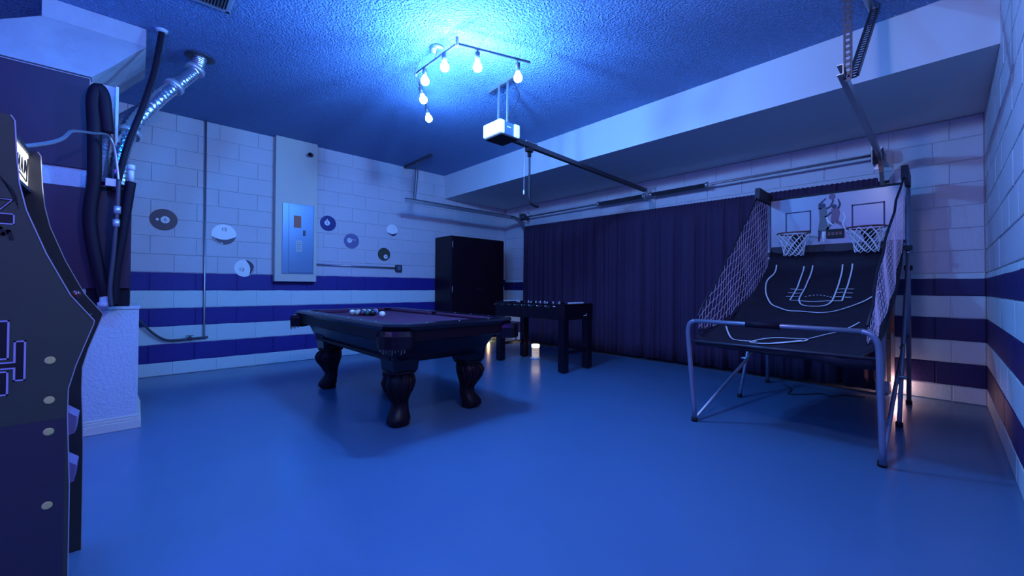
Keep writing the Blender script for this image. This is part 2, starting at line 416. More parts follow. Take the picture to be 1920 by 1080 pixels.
# opener
op = thing('garage_door_opener', 'pale garage door opener box hung from the ceiling on perforated straps', 'garage opener', (-2.88, 2.54, 2.43))
MB().bevbox(-2.985, -2.765, 2.435, 2.66, 2.437, 2.567, .012).build('housing', M_panel, op)
MB().bevbox(-3.0, -2.75, 2.413, 2.475, 2.440, 2.566, .012).build('front_lens', M_lens, op)
MB().bevbox(-3.0, -2.75, 2.602, 2.668, 2.440, 2.566, .012).build('rear_lens', M_lens, op)
MB().bevbox(-2.99, -2.755, 2.43, 2.655, 2.423, 2.440, .004).build('bottom_cover', M_bmatte, op)
for i, (y, h) in enumerate(((2.513, .010), (2.524, .013), (2.534, .008), (2.544, .012), (2.553, .009))):
    MB().box(-2.7655, -2.763, y, y+.007, 2.512, 2.512+h).build('logo_mark', M_line, op)
perforated((-2.90, 2.53, CE-.02), (-2.90, 2.52, 2.56), .03, .003, op)
perforated((-2.80, 2.55, CE-.02), (-2.80, 2.545, 2.56), .03, .003, op)
m = MB(); m.bar((-3.09, 2.57, CE-.016), (-2.69, 2.535, CE-.016), .03, .03); m.build('ceiling_bar', M_steel, op)
MB().bar((-2.88, 2.64, 2.475), (-2.88, 5.33, 2.405), .045, .045).build('drive_rail', M_dsteel, op)
MB().bar((-2.88, 2.86, 2.497), (-2.88, 3.02, 2.493), .055, .012).build('rail_bracket', M_steel, op); MB().bar((-2.88, 4.60, 2.449), (-2.88, 4.95, 2.440), .05, .012).build('rail_bracket', M_steel, op)
m = MB(); m.box(-2.905, -2.855, 5.29, 5.42, 2.37, 2.44); m.build('header_bracket', M_steel, op)
m = MB(); m.bevbox(-2.905, -2.855, 2.885, 2.965, 2.40, 2.455, .006); m.bevbox(-2.892, -2.868, 2.91, 2.945, 2.35, 2.40, .004); m.build('trolley', M_bmatte, op)
MB().bar((-2.88, 2.93, 2.37), (-2.88, 2.93, 2.15), .018, .010).build('door_arm', M_dsteel, op)
arm = [(-2.88, 2.93, 2.17), (-2.88, 2.93, 1.99), (-2.88, 2.933, 1.93), (-2.88, 2.955, 1.885), (-2.88, 3.0, 1.865), (-2.88, 3.06, 1.86)]
MB().tube(smooth_path(arm, 3), .014, 8).build('curved_arm', M_bmatte, op)
m = MB(); m.tube([(-2.88, 2.855, 2.45), (-2.88, 2.85, 2.0)], .0015, 5); m.lathe([(.003, 0), (.008, .01), (.007, .04), (.003, .05)], (-2.88, 2.85, 1.95), 8); m.build('release_cord', M_plast, op)
MB().tube(smooth_path([(-2.78, 2.60, CE-.01), (-2.76, 2.66, 2.88), (-2.74, 2.62, 2.78), (-2.79, 2.58, 2.66), (-2.84, 2.56, 2.57)], 5), .004, 6).build('power_cord', M_bmatte, op)

# ------------------------------------------------------------------ track light
lt = thing('track_light', 'zigzag ceiling track light with six glowing bulbs', 'ceiling light', (-2.83, 1.79, CE))
ZT = CE-.12
MB().lathe([(.062, 0), (.062, -.018), (.05, -.032), (.012, -.036)], (-2.83, 1.79, CE), 24).build('canopy', M_steel, lt)
MB().tube([(-2.83, 1.79, CE-.03), (-2.82, 1.765, ZT)], .009, 8).build('stem', M_steel, lt)
J = [(-3.66, 2.20, ZT), (-3.11, 1.755, ZT), (-2.51, 1.762, ZT), (-2.305, 2.346, ZT)]
for i in range(3):
    m = MB(); m.bar(J[i], J[i+1], .012, .016); m.build('track_arm', M_dsteel, lt)
for q in J[1:3]:
    MB().lathe([(.012, -.02), (.012, .05), (.006, .055)], q, 10).build('joint_post', M_steel, lt)
def spot(px, py, tx, ty, k):
    p = Vector((px, py, ZT)); d = Vector((tx, ty, -1)).normalized()
    m = MB(); m.tube([p, p+d*.022], .006, 8); m.tube([p+d*.020, p+d*.024, p+d*.085], [.012, .020, .020], 12); s = m.build('socket', M_dsteel, lt)
    prof = [(.086, .013), (.098, .016), (.115, .026), (.132, .031), (.148, .030), (.160, .023), (.168, .012), (.170, .002)]
    MB().tube([p+d*t for t, r in prof], [r*1.12 for t, r in prof], 16).build('bulb', mat('lit_bulb_%d' % round(k*100), (.8, .9, 1), .3, emit=BULB_COL, estr=BULB_STR*k), s)
for a in ((-2.68, 1.758, .25, -.1, 2.0), (-2.455, 1.915, -.1, .1, 2.0), (-2.345, 2.24, -.25, .3, .4), (-2.97, 1.757, .22, -.1, .35), (-3.26, 1.878, .1, .25, .3), (-3.58, 2.135, .05, .25, .3)): spot(*a)

# ------------------------------------------------------------------ ceiling vent
vt = thing('ceiling_vent', 'louvred air vent in the ceiling at the top edge', 'vent', (-3.31, .27, CE))
m = MB(); x0, x1, y0, y1 = -3.505, -3.10, .05, .47
for a in ((x0, x1, y0, y0+.028), (x0, x1, y1-.028, y1), (x0, x0+.028, y0, y1), (x1-.028, x1, y0, y1)): m.bevbox(a[0], a[1], a[2], a[3], CE-.010, CE, .003)
m.build('frame', mat('blue_grey_enamel', (.35, .42, .5), .4), vt)
MB().box(x0+.02, x1-.02, y0+.02, y1-.02, CE-.002, CE-.001).build('opening_shade_sheet', M_inkblack, vt)  # black sheet stands in for the shade behind the slats
for i in range(20):
    y = y0+.040+i*.0178
    m = MB(); m.obox(((x0+x1)/2, y, CE-.008), ((x1-x0)/2-.028, 0, 0), (0, .0035, -.005), (0, .0006, .0004)); m.build('slat', M_steel, vt)

# ------------------------------------------------------------------ electrical column on the left wall
cb = thing('service_column', 'pale boxed-out column holding the electrical panel on the left wall', 'column', (XL+.05, 1.57, 1.08))
XC = XL+.10
MB().bevbox(XL+.002, XC, 1.315, 1.825, 1.08, CE-.002, .004).build('box', M_white, cb)
ep = thing('electrical_panel', 'grey steel electrical panel with a brown label set in the column', 'electrical panel', (XC, 1.587, 1.65))
m = MB(); m.bevbox(XC+.001, XC+.012, 1.396, 1.784, 1.185, 2.118, .003); m.build('frame', M_panel, ep)
MB().bevbox(XC+.012, XC+.018, 1.47, 1.775, 1.20, 2.105, .003).build('door', M_panel, ep)
MB().box(XC+.0185, XC+.020, 1.53, 1.62, 1.80, 1.96).build('warning_label', mat('brown_label', (.40, .14, .08), .6), ep)
MB().box(XC+.0185, XC+.020, 1.56, 1.632, 1.48, 1.63).build('paper_label', mat('paper_label', (.55, .6, .6), .7), ep)
for i in range(5): MB().box(XC+.0201, XC+.0206, 1.568, 1.622, 1.50+i*.025, 1.505+i*.025).build('label_line', M_navyink, ep)
MB().bevbox(XC+.018, XC+.030, 1.645, 1.675, 1.70, 1.77, .003).build('latch', M_dsteel, ep)
sw = thing('light_switch', 'double white rocker switch plate below the electrical panel', 'switch', (XC, 1.54, 1.25))
MB().bevbox(XC+.001, XC+.008, 1.485, 1.60, 1.195, 1.315, .003).build('plate', M_plast, sw)
for y in (1.505, 1.548): MB().bevbox(XC+.008, XC+.013, y, y+.033, 1.222, 1.288, .002).build('rocker', M_plast, sw)
cm = thing('security_camera', 'small dark security camera high on the column', 'camera', (XC, 1.737, 2.81))
MB().lathe([(.028, 0), (.028, .010), (.012, .014), (.012, .03)], (XC+.001, 1.737, 2.81), 14, 'x').build('mount', M_plast, cm)
MB().tube([(XC+.03, 1.735, 2.81), (XC+.085, 1.70, 2.80)], .026, 14).build('camera_body', M_bmatte, cm)
MB().tube([(XC+.083, 1.701, 2.80), (XC+.088, 1.698, 2.80)], .016, 12).build('lens', M_black, cm)

# conduits on the left wall
cd = thing('wall_conduit', 'tall thin conduit running from ceiling down the left wall beside the striped ball decals', 'conduit', (XL+.02, .60, .41))
MB().tube([(XL+.022, .590, CE-.005), (XL+.022, .603, .43), (XL+.022, .600, .408)], .011, 8).build('pipe', M_steel, cd)
MB().tube(smooth_path([(XL+.03, .64, .408), (XL+.03, .50, .402), (XL+.03, .33, .396), (XL+.035, .24, .415), (XL+.045, .14, .50), (XL+.05, .02, .66), (XL+.06, -.10, .80)], 5), .012, 8).build('low_pipe', M_dsteel, cd)
m = MB(); m.lathe([(.018, -.02), (.02, 0), (.018, .02)], (XL+.03, .47, .402), 10, 'y'); m.tube([(XL+.03, .47, .40), (XL+.03, .47, .435)], .006, 6); m.bar((XL+.03, .435, .437), (XL+.03, .505, .437), .012, .006)
m.build('valve', M_dsteel, cd)
c2 = thing('outlet_conduit', 'horizontal conduit from the column to a small outlet box', 'conduit', (XL+.02, 2.45, 1.32))
MB().tube([(XL+.02, 1.826, 1.326), (XL+.02, 3.04, 1.316)], .013, 8).build('pipe', M_steel, c2)
MB().bevbox(XL+.003, XL+.05, 3.04, 3.145, 1.262, 1.365, .004).build('outlet_box', M_dsteel, c2)
MB().bevbox(XL+.05, XL+.054, 3.068, 3.118, 1.28, 1.348, .002).build('outlet', M_panel, c2)

# ------------------------------------------------------------------ billiard ball decals
def disc(r, t0, t1, cy, cz, n=40, ky=1.0):
    m = MB(); m.prism([(cy+ky*r*math.cos(2*PI*i/n), cz+r*math.sin(2*PI*i/n)) for i in range(n)], 'x', XL+t0, XL+t1); return m
def ball_decal(y, z, r, label, base, num, spot_, dots=(), cap=None, txt=None, band=None):
    root = thing('ball_decal', label, 'wall decal', (XL+.003, y, z), 'billiard ball decals on the left wall')
    disc(r, .0025, .0045, y, z).build('decal_disc', base, root)
    if band:
        # cap shape: chord-cut segment drawn on the disc
        a0, a1, mt = band
        pts = [(y+.985*r*math.cos(a0+(a1-a0)*i/20), z+.985*r*math.sin(a0+(a1-a0)*i/20)) for i in range(21)]
        p0, p1 = Vector(pts[-1]), Vector(pts[0]); mid = (p0+p1)/2; nrm = (Vector((y, z))-mid); nrm = nrm.normalized() if nrm.length > 1e-6 else Vector((0, 1))
        out = []
        for i in range(1, 12):
            t = i/12; q = p0.lerp(p1, t)-nrm*(.30*r*math.sin(PI*t)); out.append((q.x, q.y))
        MB().prism(pts+out, 'x', XL+.0046, XL+.0052).build('stripe_band', mt, root)
        if True:
            hl = [(y+.90*r*math.cos(a0+(a1-a0)*(.06+.40*i/8)), z+.90*r*math.sin(a0+(a1-a0)*(.06+.40*i/8))) for i in range(9)]
            MB().tube([(XL+.0056, a, b) for a, b in hl], .0035, 4).build('highlight', M_line, root)
    if spot_:
        disc(spot_[2], .0046, .0056, y+spot_[0], z+spot_[1], 24).build('number_spot', M_line, root)
        text_part('number', num, spot_[2]*1.35, M_inkblack, root, (XL+.0062, y+spot_[0], z+spot_[1]), (0, 1, 0), (0, 0, 1), .0003)
    elif num:
        text_part('number', num, txt[2], M_inkblack, root, (XL+.0062, y+txt[0], z+txt[1]), (0, 1, 0), (0, 0, 1), .0003)
    for dy, dz, dr_ in dots: disc(dr_, .0046, .0056, y+dy, z+dz, 14).build('shine_dot', M_line, root)
D_navy = mat('decal_navy', (.025, .02, .07), .4); D_white = mat('decal_white', (.88, .90, .88), .4)
D_blue = mat('decal_mid_blue', (.16, .16, .32), .4); D_dk = mat('decal_charcoal', (.030, .028, .055), .4)
D_green = mat('decal_olive', (.060, .065, .04), .4); D_ink = mat('decal_deep_blue', (.01, .01, .16), .4)
ball_decal(.225, 1.762, .121, 'charcoal ball decal numbered 6, nearest the pipes', D_dk, '6', (.012, .0, .040), [(-.055, -.002, .014)])
ball_decal(.785, 1.645, .126, 'white ball decal numbered 15 with a navy lower side', D_white, '15', None, txt=(.0, .062, .06), band=(math.radians(195), math.radians(352), D_navy), dots=[(-.02, -.105, .006)])
ball_decal(1.000, 1.241, .108, 'white ball decal numbered 12 above the top navy stripe', D_white, '12', None, txt=(-.03, -.02, .06), band=(math.radians(-62), math.radians(85), D_navy))
ball_decal(2.005, 1.920, .110, 'deep blue ball decal right beside the column', D_ink, '2', (-.012, .006, .038), [(-.012, .055, .009)])
ball_decal(2.343, 1.695, .112, 'mid blue ball decal with a small pale spot and two dots', D_blue, '7', (-.030, .006, .036), [(.018, .020, .009), (.05, .018, .009)])
ball_decal(2.988, 1.919, .094, 'white ball decal farthest right with a thin dark lower rim', D_white, '9', None, txt=(.03, .035, .03), band=(math.radians(200), math.radians(340), D_navy))
ball_decal(2.856, 1.527, .103, 'small olive green ball decal with a low pale spot', D_green, '14', (.028, -.035, .034))

# ------------------------------------------------------------------ black cabinet
cab = thing('storage_cabinet', 'tall black two door storage cabinet in the back left corner', 'cabinet', (-5.75, 4.35, 0))
CX0, CX1, CY0, CY1, CZ = -5.985, -5.50, 3.775, 4.925, 1.867
MB().bevbox(CX0, CX1, CY0, CY1, .125, CZ, .006).build('body', M_blackwood, cab)
for a, b, hy, ky in ((CY0+.01, 4.347, CY0+.012, 4.31), (4.353, CY1-.01, CY1-.012, 4.39)):
    d = MB().bevbox(CX1+.001, CX1+.020, a, b, .14, CZ-.015, .004).build('door', M_blackwood, cab)
    MB().bevbox(CX1+.020, CX1+.023, a+.07, b-.07, .22, CZ-.10, .003).build('door_field', M_blackwood, d)
    MB().lathe([(.006, .0), (.006, .012), (.013, .018), (.010, .028)], (CX1+.023, ky, .98), 10, 'x').build('knob', M_dsteel, d)
    for z in (1.72, .98): MB().tube([(CX1+.024, hy, z-.05), (CX1+.024, hy, z+.05)], .006, 6).build('hinge', M_silver, d)
for x in (CX0+.06, CX1-.06):
    for y in (CY0+.08, 4.35, CY1-.08): MB().lathe([(.018, 0), (.024, .02), (.030, .06), (.030, .126)], (x, y, 0), 10).build('foot', M_black, cab)

# ------------------------------------------------------------------ pool table
pt = thing('pool_table', 'black pool table with dark cloth and carved legs', 'pool table', (-3.505, 1.765, 0))
PX0, PX1, PY0, PY1, PZ = -4.615, -2.395, 1.185, 2.345, .768
def oct_(x0, x1, y0, y1, c):
    return [(x0+c, y0), (x1-c, y0), (x1, y0+c), (x1, y1-c), (x1-c, y1), (x0+c, y1), (x0, y1-c), (x0, y0+c)]
oc = oct_(PX0, PX1, PY0, PY1, .115); IN = .125; ic = oct_(PX0+IN, PX1-IN, PY0+IN, PY1-IN, .06)
for i in range(8):
    j = (i+1) % 8; a, b, c_, d_ = oc[i], oc[j], ic[j], ic[i]
    def sc(p, k):
        cx, cy = (PX0+PX1)/2, (PY0+PY1)/2; return (p[0]+(.018 if p[0] < cx else -.018)*k, p[1]+(.018 if p[1] < cy else -.018)*k)
    m = MB()
    top = [sc(a, .7), sc(b, .7), c_, d_]; md = [a, b, c_, d_]; bt = [sc(a, .6), sc(b, .6), c_, d_]
    vs = [(x, y, PZ) for x, y in top]+[(x, y, PZ-.016) for x, y in md]+[(x, y, PZ-.040) for x, y in bt]
    fs = [(0, 1, 2, 3), (8, 11, 10, 9)]+[(k, 4+k, 4+(k+1) % 4, (k+1) % 4) for k in range(4)]+[(4+k, 8+k, 8+(k+1) % 4, 4+(k+1) % 4) for k in range(4)]
    m.add(vs, fs); m.build('rail' if i % 2 == 0 else 'corner_rail', M_black, pt)
# apron under the rails, then the tapering body
def ring_solid(levels, mt, name):
    m = MB(); n = len(levels[0][0]); vs = []; fs = []
    for poly, z in levels: vs += [(x, y, z) for x, y in poly]
    for L in range(len(levels)-1):
        for k in range(n): fs.append((L*n+k, L*n+(k+1) % n, (L+1)*n+(k+1) % n, (L+1)*n+k))
    fs.append(list(range(n))); fs.append([(len(levels)-1)*n+k for k in reversed(range(n))])
    m.add(vs, fs); return m.build(name, mt, pt)
ring_solid([(oct_(PX0+.03, PX1-.03, PY0+.03, PY1-.03, .11), PZ-.041), (oct_(PX0+.035, PX1-.035, PY0+.035, PY1-.035, .11), PZ-.118), (oct_(PX0+.06, PX1-.06, PY0+.06, PY1-.06, .11), PZ-.130)], M_blackwood, 'apron')
ring_solid([(oct_(-4.47, -2.54, 1.30, 2.22, .04), .637), (oct_(-4.40, -2.62, 1.34, 2.18, .03), .52), (oct_(-4.34, -2.67, 1.375, 2.15, .02), .465)], M_black, 'body')
for y, nx in ((1.345, -1), (2.18, 1)):
    MB().obox((-3.5, y-.0+nx*.012, .50), (.80, 0, 0), (0, .006, 0), (0, 0, .012)).build('body_molding', M_blackwood, pt)
MB().box(PX0+IN-.002, PX1-IN+.002, PY0+IN-.002, PY1-IN+.002, PZ-.06, PZ-.032).build('cloth_bed', M_cloth, pt)
BZ = PZ-.032
for x0, x1, y0, y1 in ((-4.40, -3.57, PY0+IN-.004, PY0+IN+.045), (-3.44, -2.61, PY0+IN-.004, PY0+IN+.045), (-4.40, -3.57, PY1-IN-.045, PY1-IN+.004), (-3.44, -2.61, PY1-IN-.045, PY1-IN+.004), (PX0+IN-.004, PX0+IN+.045, 1.40, 2.13), (PX1-IN-.045, PX1-IN+.004, 1.40, 2.13)):
    MB().bevbox(x0, x1, y0, y1, BZ, PZ-.004, .010).build('cushion', M_cloth, pt)
for x, y in ((PX0+.15, PY0+.15), (PX1-.15, PY0+.15), (PX0+.15, PY1-.15), (PX1-.15, PY1-.15), (-3.505, PY0+.12), (-3.505, PY1-.12)):
    MB().lathe([(.052, BZ+.001), (.054, BZ+.003), (.03, BZ+.002)], (x, y, 0), 18).build('pocket_shade_disc', M_inkblack, pt)  # flat black discs give the shade inside the pockets
sgt = MB()
for i in range(7):
    if i == 3: continue
    for y in (PY0+.062, PY1-.062): sgt.lathe([(.0065, PZ), (.005, PZ+.0012)], (PX0+.35+i*(PX1-PX0-.70)/6, y, 0), 8)
for i in range(3):
    for x in (PX0+.062, PX1-.062): sgt.lathe([(.0065, PZ), (.005, PZ+.0012)], (x, PY0+.30+i*.28, 0), 8)
sgt.build('rail_sights', M_line, pt)
# corner pockets hanging under the rails
for sx, sy in ((-1, -1), (1, -1), (-1, 1), (1, 1)):
    x = PX0+.045 if sx < 0 else PX1-.045; y = PY0+.045 if sy < 0 else PY1-.045
    d = Vector((sx, sy, 0)).normalized(); s_ = Vector((-d.y, d.x, 0)); c0 = Vector((x, y, 0))
    m = MB(); vs = []; rings = [(.115, .045, PZ-.042), (.125, .055, PZ-.075), (.118, .055, PZ-.155), (.085, .03, PZ-.162)]
    for wdt, dep, z in rings:
        for k in range(9):
            a = -PI/2+PI*k/8; vs.append(tuple(c0+s_*wdt*math.sin(a)+d*(dep*math.cos(a)-.015)+Vector((0, 0, z))))
        vs.append(tuple(c0-d*.09+s_*wdt*.9+Vector((0, 0, z)))); vs.append(tuple(c0-d*.09-s_*wdt*.9+Vector((0, 0, z))))
    fs = []
    for L in range(3):
        for k in range(11): fs.append((L*11+k, L*11+(k+1) % 11, (L+1)*11+(k+1) % 11, (L+1)*11+k))
    fs.append(list(range(11))); fs.append([33+k for k in reversed(range(11))])
    m.add(vs, fs); pk = m.build('corner_pocket', M_black, pt)
    mf = MB()
    for k in range(9):
        q = c0+s_*(-.08+.02*k)+d*.020
        mf.tube([q+Vector((0, 0, PZ-.158)), q+d*.004+Vector((0, 0, PZ-.170-.010*((k*2) % 3)))], .004, 5)
    mf.build('leather_fringe', mat('brown_fringe', (.10, .07, .06), .5), pk)
# carved cabriole legs
def leg(cx, cy, sx, sy):
    d = Vector((sx, sy, 0)).normalized()
    prof = [(.400, .118, .0), (.385, .112, .0), (.375, .095, .0), (.350, .106, .012), (.315, .112, .022), (.270, .100, .020), (.215, .074, .006), (.165, .058, -.008), (.125, .060, -.006), (.095, .070, .010), (.060, .080, .026), (.030, .078, .032), (.008, .070, .018), (.0, .060, .016)]
    m = MB(); n = 20; vs = []; fs = []
    for i, (z, r, o) in enumerate(prof):
        for k in range(n):
            a = 2*PI*k/n; lob = 1+.07*math.cos(4*(a-PI/4))+.035*math.cos(10*a+z*25)*(1 if .02 < z < .36 else 0)
            # toes on the foot
            if z < .08: lob *= 1+.06*math.cos(7*a)
            vs.append((cx+d.x*o+r*lob*math.cos(a), cy+d.y*o+r*lob*math.sin(a), z))
    for i in range(len(prof)-1):
        for k in range(n): fs.append((i*n+k, i*n+(k+1) % n, (i+1)*n+(k+1) % n, (i+1)*n+k))
    fs.append(list(range(n))); fs.append([(len(prof)-1)*n+k for k in range(n)])
    m.add(vs, fs, True); L = m.build('leg', M_blackwood, pt)
    q = MB()
    q.add([(cx+a, cy+b, z) for a, b, z in ((-.12, -.12, .635), (.12, -.12, .635), (.12, .12, .635), (-.12, .12, .635), (-.095, -.095, .402), (.095, -.095, .402), (.095, .095, .402), (-.095, .095, .402))],
          [(0, 1, 2, 3), (7, 6, 5, 4), (0, 4, 5, 1), (1, 5, 6, 2), (2, 6, 7, 3), (3, 7, 4, 0)])
    q.build('leg_block', M_black, L)
    cv = MB()
    for k in range(8):
        a = 2*PI*k/8+PI/8; p = []
        for z, r, o in prof[2:8]: p.append((cx+d.x*o+r*1.0*math.cos(a), cy+d.y*o+r*1.0*math.sin(a), z))
        cv.tube(p, [.006, .012, .014, .012, .008, .004], 6)
    cv.build('leaf_carving', M_blackwood, L)
for cx, cy, sx, sy in ((-4.205, 1.44, -1, -1), (-2.755, 1.44, 1, -1), (-2.775, 2.085, 1, 1), (-4.235, 2.085, -1, 1)): leg(cx, cy, sx, sy)

# billiard balls
BR = .0286
def striped(name, col):
    m = mat(name, col, .15, coat=.5); nt = m.node_tree; b = nt.nodes['Principled BSDF']
    tc = nt.nodes.new('ShaderNodeTexCoord'); sp_ = nt.nodes.new('ShaderNodeSeparateXYZ'); nt.links.new(tc.outputs['Object'], sp_.inputs[0])
    ab = nt.nodes.new('ShaderNodeMath'); ab.operation = 'ABSOLUTE'; nt.links.new(sp_.outputs['Z'], ab.inputs[0])
    gt = nt.nodes.new('ShaderNodeMath'); gt.operation = 'GREATER_THAN'; nt.links.new(ab.outputs[0], gt.inputs[0]); gt.inputs[1].default_value = .014
    mx = nt.nodes.new('ShaderNodeMix'); mx.data_type = 'RGBA'; nt.links.new(gt.outputs[0], mx.inputs['Factor'])
    mx.inputs['A'].default_value = (*col, 1); mx.inputs['B'].default_value = (.8, .8, .78, 1)
    nt.links.new(mx.outputs['Result'], b.inputs['Base Color']); return m
cols = {'yellow': (.42, .40, .30), 'blue': (.03, .10, .45), 'red': (.10, .03, .06), 'purple': (.06, .03, .15), 'orange': (.16, .12, .16), 'green': (.02, .08, .06), 'maroon': (.05, .01, .03)}
order = [('pale', 'yellow', 1), ('solid', 'blue', 0), ('pale', 'blue', 1), ('solid', 'red', 0), ('pale', 'red', 1), ('solid', 'yellow', 0), ('solid', 'green', 0), ('solid', 'black', 0), ('striped', 'green', 1), ('solid', 'purple', 0), ('striped', 'orange', 1), ('solid', 'maroon', 0), ('striped', 'purple', 1), ('solid', 'orange', 0), ('striped', 'maroon', 1)]
nums = {('yellow', 0): '1', ('blue', 0): '2', ('red', 0): '3', ('purple', 0): '4', ('orange', 0): '5', ('green', 0): '6', ('maroon', 0): '7', ('black', 0): '8', ('yellow', 1): '9', ('blue', 1): '10', ('red', 1): '11', ('purple', 1): '12', ('orange', 1): '13', ('green', 1): '14', ('maroon', 1): '15'}
proto = None; rowsn = 0; idx = 0
def ball_mesh(mt):
    m = MB(); m.sphere((0, 0, 0), BR, 20, 12); me = bpy.data.meshes.new('surface'); me.from_pydata(m.v, [], m.f); me.polygons.foreach_set('use_smooth', [True]*len(m.f)); me.materials.append(mt)
    return me
spot_me = None
def billiard(loc, mt, label, group, rot, number=None):
    global spot_me
    r = bpy.data.objects.new('billiard_ball', None); COL.objects.link(r); r.location = loc; r.rotation_euler = rot; r.empty_display_size = .03
    tag(r, label, 'billiard ball', group)
    s = bpy.data.objects.new('surface', ball_mesh(mt)); COL.objects.link(s); s.parent = r
    if number:
        if not spot_me:
            m = MB(); m.lathe([(.0002, BR+.0009), (.006, BR+.0003), (.011, BR-.0016), (.0115, BR-.004)], (0, 0, 0), 12); spot_me = bpy.data.meshes.new('number_spot'); spot_me.from_pydata(m.v, [], m.f); spot_me.materials.append(M_line)
        sp_ = bpy.data.objects.new('number_spot', spot_me); COL.objects.link(sp_); sp_.parent = r; sp_.rotation_euler = (PI/2, 0, 0)
    return r
apex = (-3.735, 1.665)
where = ['at the tip of the rack', 'in second rack row, near side', 'in second rack row, far side', 'in middle rack row, near side', 'at the centre of the rack', 'in middle rack row, far side', 'in fourth rack row, nearest camera', 'in fourth rack row, second from camera', 'in fourth rack row, third from camera', 'in fourth rack row, farthest from camera', 'at the near left corner of the rack', 'in last rack row, second from camera', 'in the middle of the last rack row', 'in last rack row, fourth from camera', 'at the far left corner of the rack']
seq = [7, 6, 9, 3, 12, 1, 5, 10, 8, 13, 0, 2, 4, 11, 14]
for rr in range(5):
    for k in range(rr+1):
        kind, cn, st = order[seq[idx]]
        col = cols.get(cn, (.01, .01, .01)); mt = striped('ball_'+cn+'_stripe', col) if st else mat('ball_'+cn, col, .15, coat=.5)
        x = apex[0]-rr*BR*1.745; y = apex[1]+(k-rr/2)*BR*2.02
        billiard((x, y, BZ+BR), mt, ('pale and dark striped' if st else 'pale' if cn == 'yellow' else 'blue' if cn == 'blue' else 'dark glossy')+' pool ball '+where[idx], 'racked pool balls', (random.uniform(-.5, .5), random.uniform(-.4, .4), random.uniform(0, 6)), nums[(cn, st)])
        idx += 1
billiard((-3.52, 1.66, BZ+BR), mat('cue_ball', (.8, .8, .75), .15, coat=.5), 'plain white cue ball lying right of the rack', 'cue ball on the cloth', (0, 0, 0))

# ------------------------------------------------------------------ foosball table
ft = thing('foosball_table', 'dark foosball table with square legs in front of the curtain', 'foosball table', (-3.65, 3.965, 0))
FX0, FX1, FY0, FY1, FZ0, FZ1 = -4.27, -3.035, 3.68, 4.245, .628, .808
for a in ((FX0, FX1, FY0, FY0+.025), (FX0, FX1, FY1-.025, FY1)): MB().bevbox(a[0], a[1], a[2], a[3], FZ0, FZ1, .004).build('side_wall', M_blackwood, ft)
for a in ((FX0, FX0+.03), (FX1-.03, FX1)): MB().bevbox(a[0], a[1], FY0+.026, FY1-.026, FZ0, FZ1, .004).build('end_wall', M_black, ft)
MB().box(FX0+.03, FX1-.03, FY0+.025, FY1-.025, FZ0+.02, FZ0+.05).build('playfield', mat('dark_green_field', (.03, .06, .04), .5), ft)
m = MB()
for y0, y1 in ((FY0-.006, FY0+.045), (FY1-.045, FY1+.006)): m.bevbox(FX0-.006, FX1+.006, y0, y1, FZ1, FZ1+.012, .003)
for x0, x1 in ((FX0-.006, FX0+.09), (FX1-.09, FX1+.006)): m.bevbox(x0, x1, FY0+.045, FY1-.045, FZ1, FZ1+.012, .003)
m.build('top_rim', M_blackwood, ft)
for x in (FX0+.055, FX1-.055):
    for y in (FY0+.05, FY1-.05):
        l = MB().bevbox(x-.046, x+.046, y-.046, y+.046, .012, FZ0, .005).build('leg', M_black, ft)
        MB().lathe([(.028, 0), (.030, .012)], (x, y, 0), 12).build('leveller', M_dsteel, l)
for x in (FX0+.055, FX1-.055): MB().bevbox(x-.012, x+.012, FY0+.097, FY1-.097, .215, .255, .003).build('stretcher', M_black, ft)
M_man = mat('pale_player', (.65, .65, .70), .4); M_man2 = mat('dark_player', (.10, .05, .12), .4)
for i in range(8):
    x = FX0+.145+i*.135; z = FZ1-.018
    rod = MB().tube([(x, FY0-.05, z), (x, FY1+.05, z)], .0065, 8).build('rod', M_silver, ft)
    MB().tube([(x, FY0-.15, z), (x, FY0-.05, z)], [.015, .013], 10).build('handle', M_bmatte, rod)
    k = (1, 2, 3, 4, 4, 3, 2, 1)[i]; mt = M_man if i in (0, 1, 3, 5) else M_man2
    for q in range(k):
        y = (FY0+FY1)/2+(q-(k-1)/2)*(.36/max(k, 2)); m = MB()
        m.box(x-.007, x+.007, y-.013, y+.013, z-.028, z+.022); m.box(x-.005, x+.011, y-.009, y+.009, z-.062, z-.028); m.sphere((x, y, z+.034), .011, 8, 6)
        m.build('player', mt, rod)
for s_, ey in ((-1, FX0+.04), (1, FX1-.04)):
    for q in range(9): MB().bevbox(ey-.008, ey+.008, 3.80+q*.035, 3.822+q*.035, FZ1+.013, FZ1+.030, .003).build('score_bead', M_man, ft)
for i, (y, h) in enumerate(((4.055, .012), (4.068, .009), (4.080, .010), (4.092, .012), (4.104, .030))): MB().box(FX1+.0005, FX1+.0015, y, y+.008, .668, .668+h).build('emblem_stroke', M_line, ft)

nl = thing('night_light', 'small ribbed glowing white night light standing under the foosball table', 'night light', (-4.0, 4.21, 0))
m = MB()
for i in range(5): m.lathe([(.050, .02+i*.028), (.056, .026+i*.028), (.056, .038+i*.028), (.050, .046+i*.028)], (-4.0, 4.21, 0), 20)
m.build('ribbed_body', mat('ribbed_pale_plastic', (.6, .55, .5), .4, emit=(1.0, .8, .55), estr=.28), nl)
MB().lathe([(.075, 0), (.075, .008), (.05, .02)], (-4.0, 4.21, 0), 20).build('base', M_plast, nl)
MB().lathe([(.054, .160), (.058, .165), (.058, .196), (.05, .202)], (-4.0, 4.21, 0), 20).build('glowing_cap', M_nlight, nl)
ds = thing('door_sensor', 'small metal safety sensor at the foot of the right garage track', 'sensor', (-.40, 5.30, 0))
m = MB(); m.box(-.455, -.35, 5.30, 5.306, 0, .13); m.box(-.455, -.35, 5.25, 5.30, 0, .005); m.build('bracket', M_steel, ds)
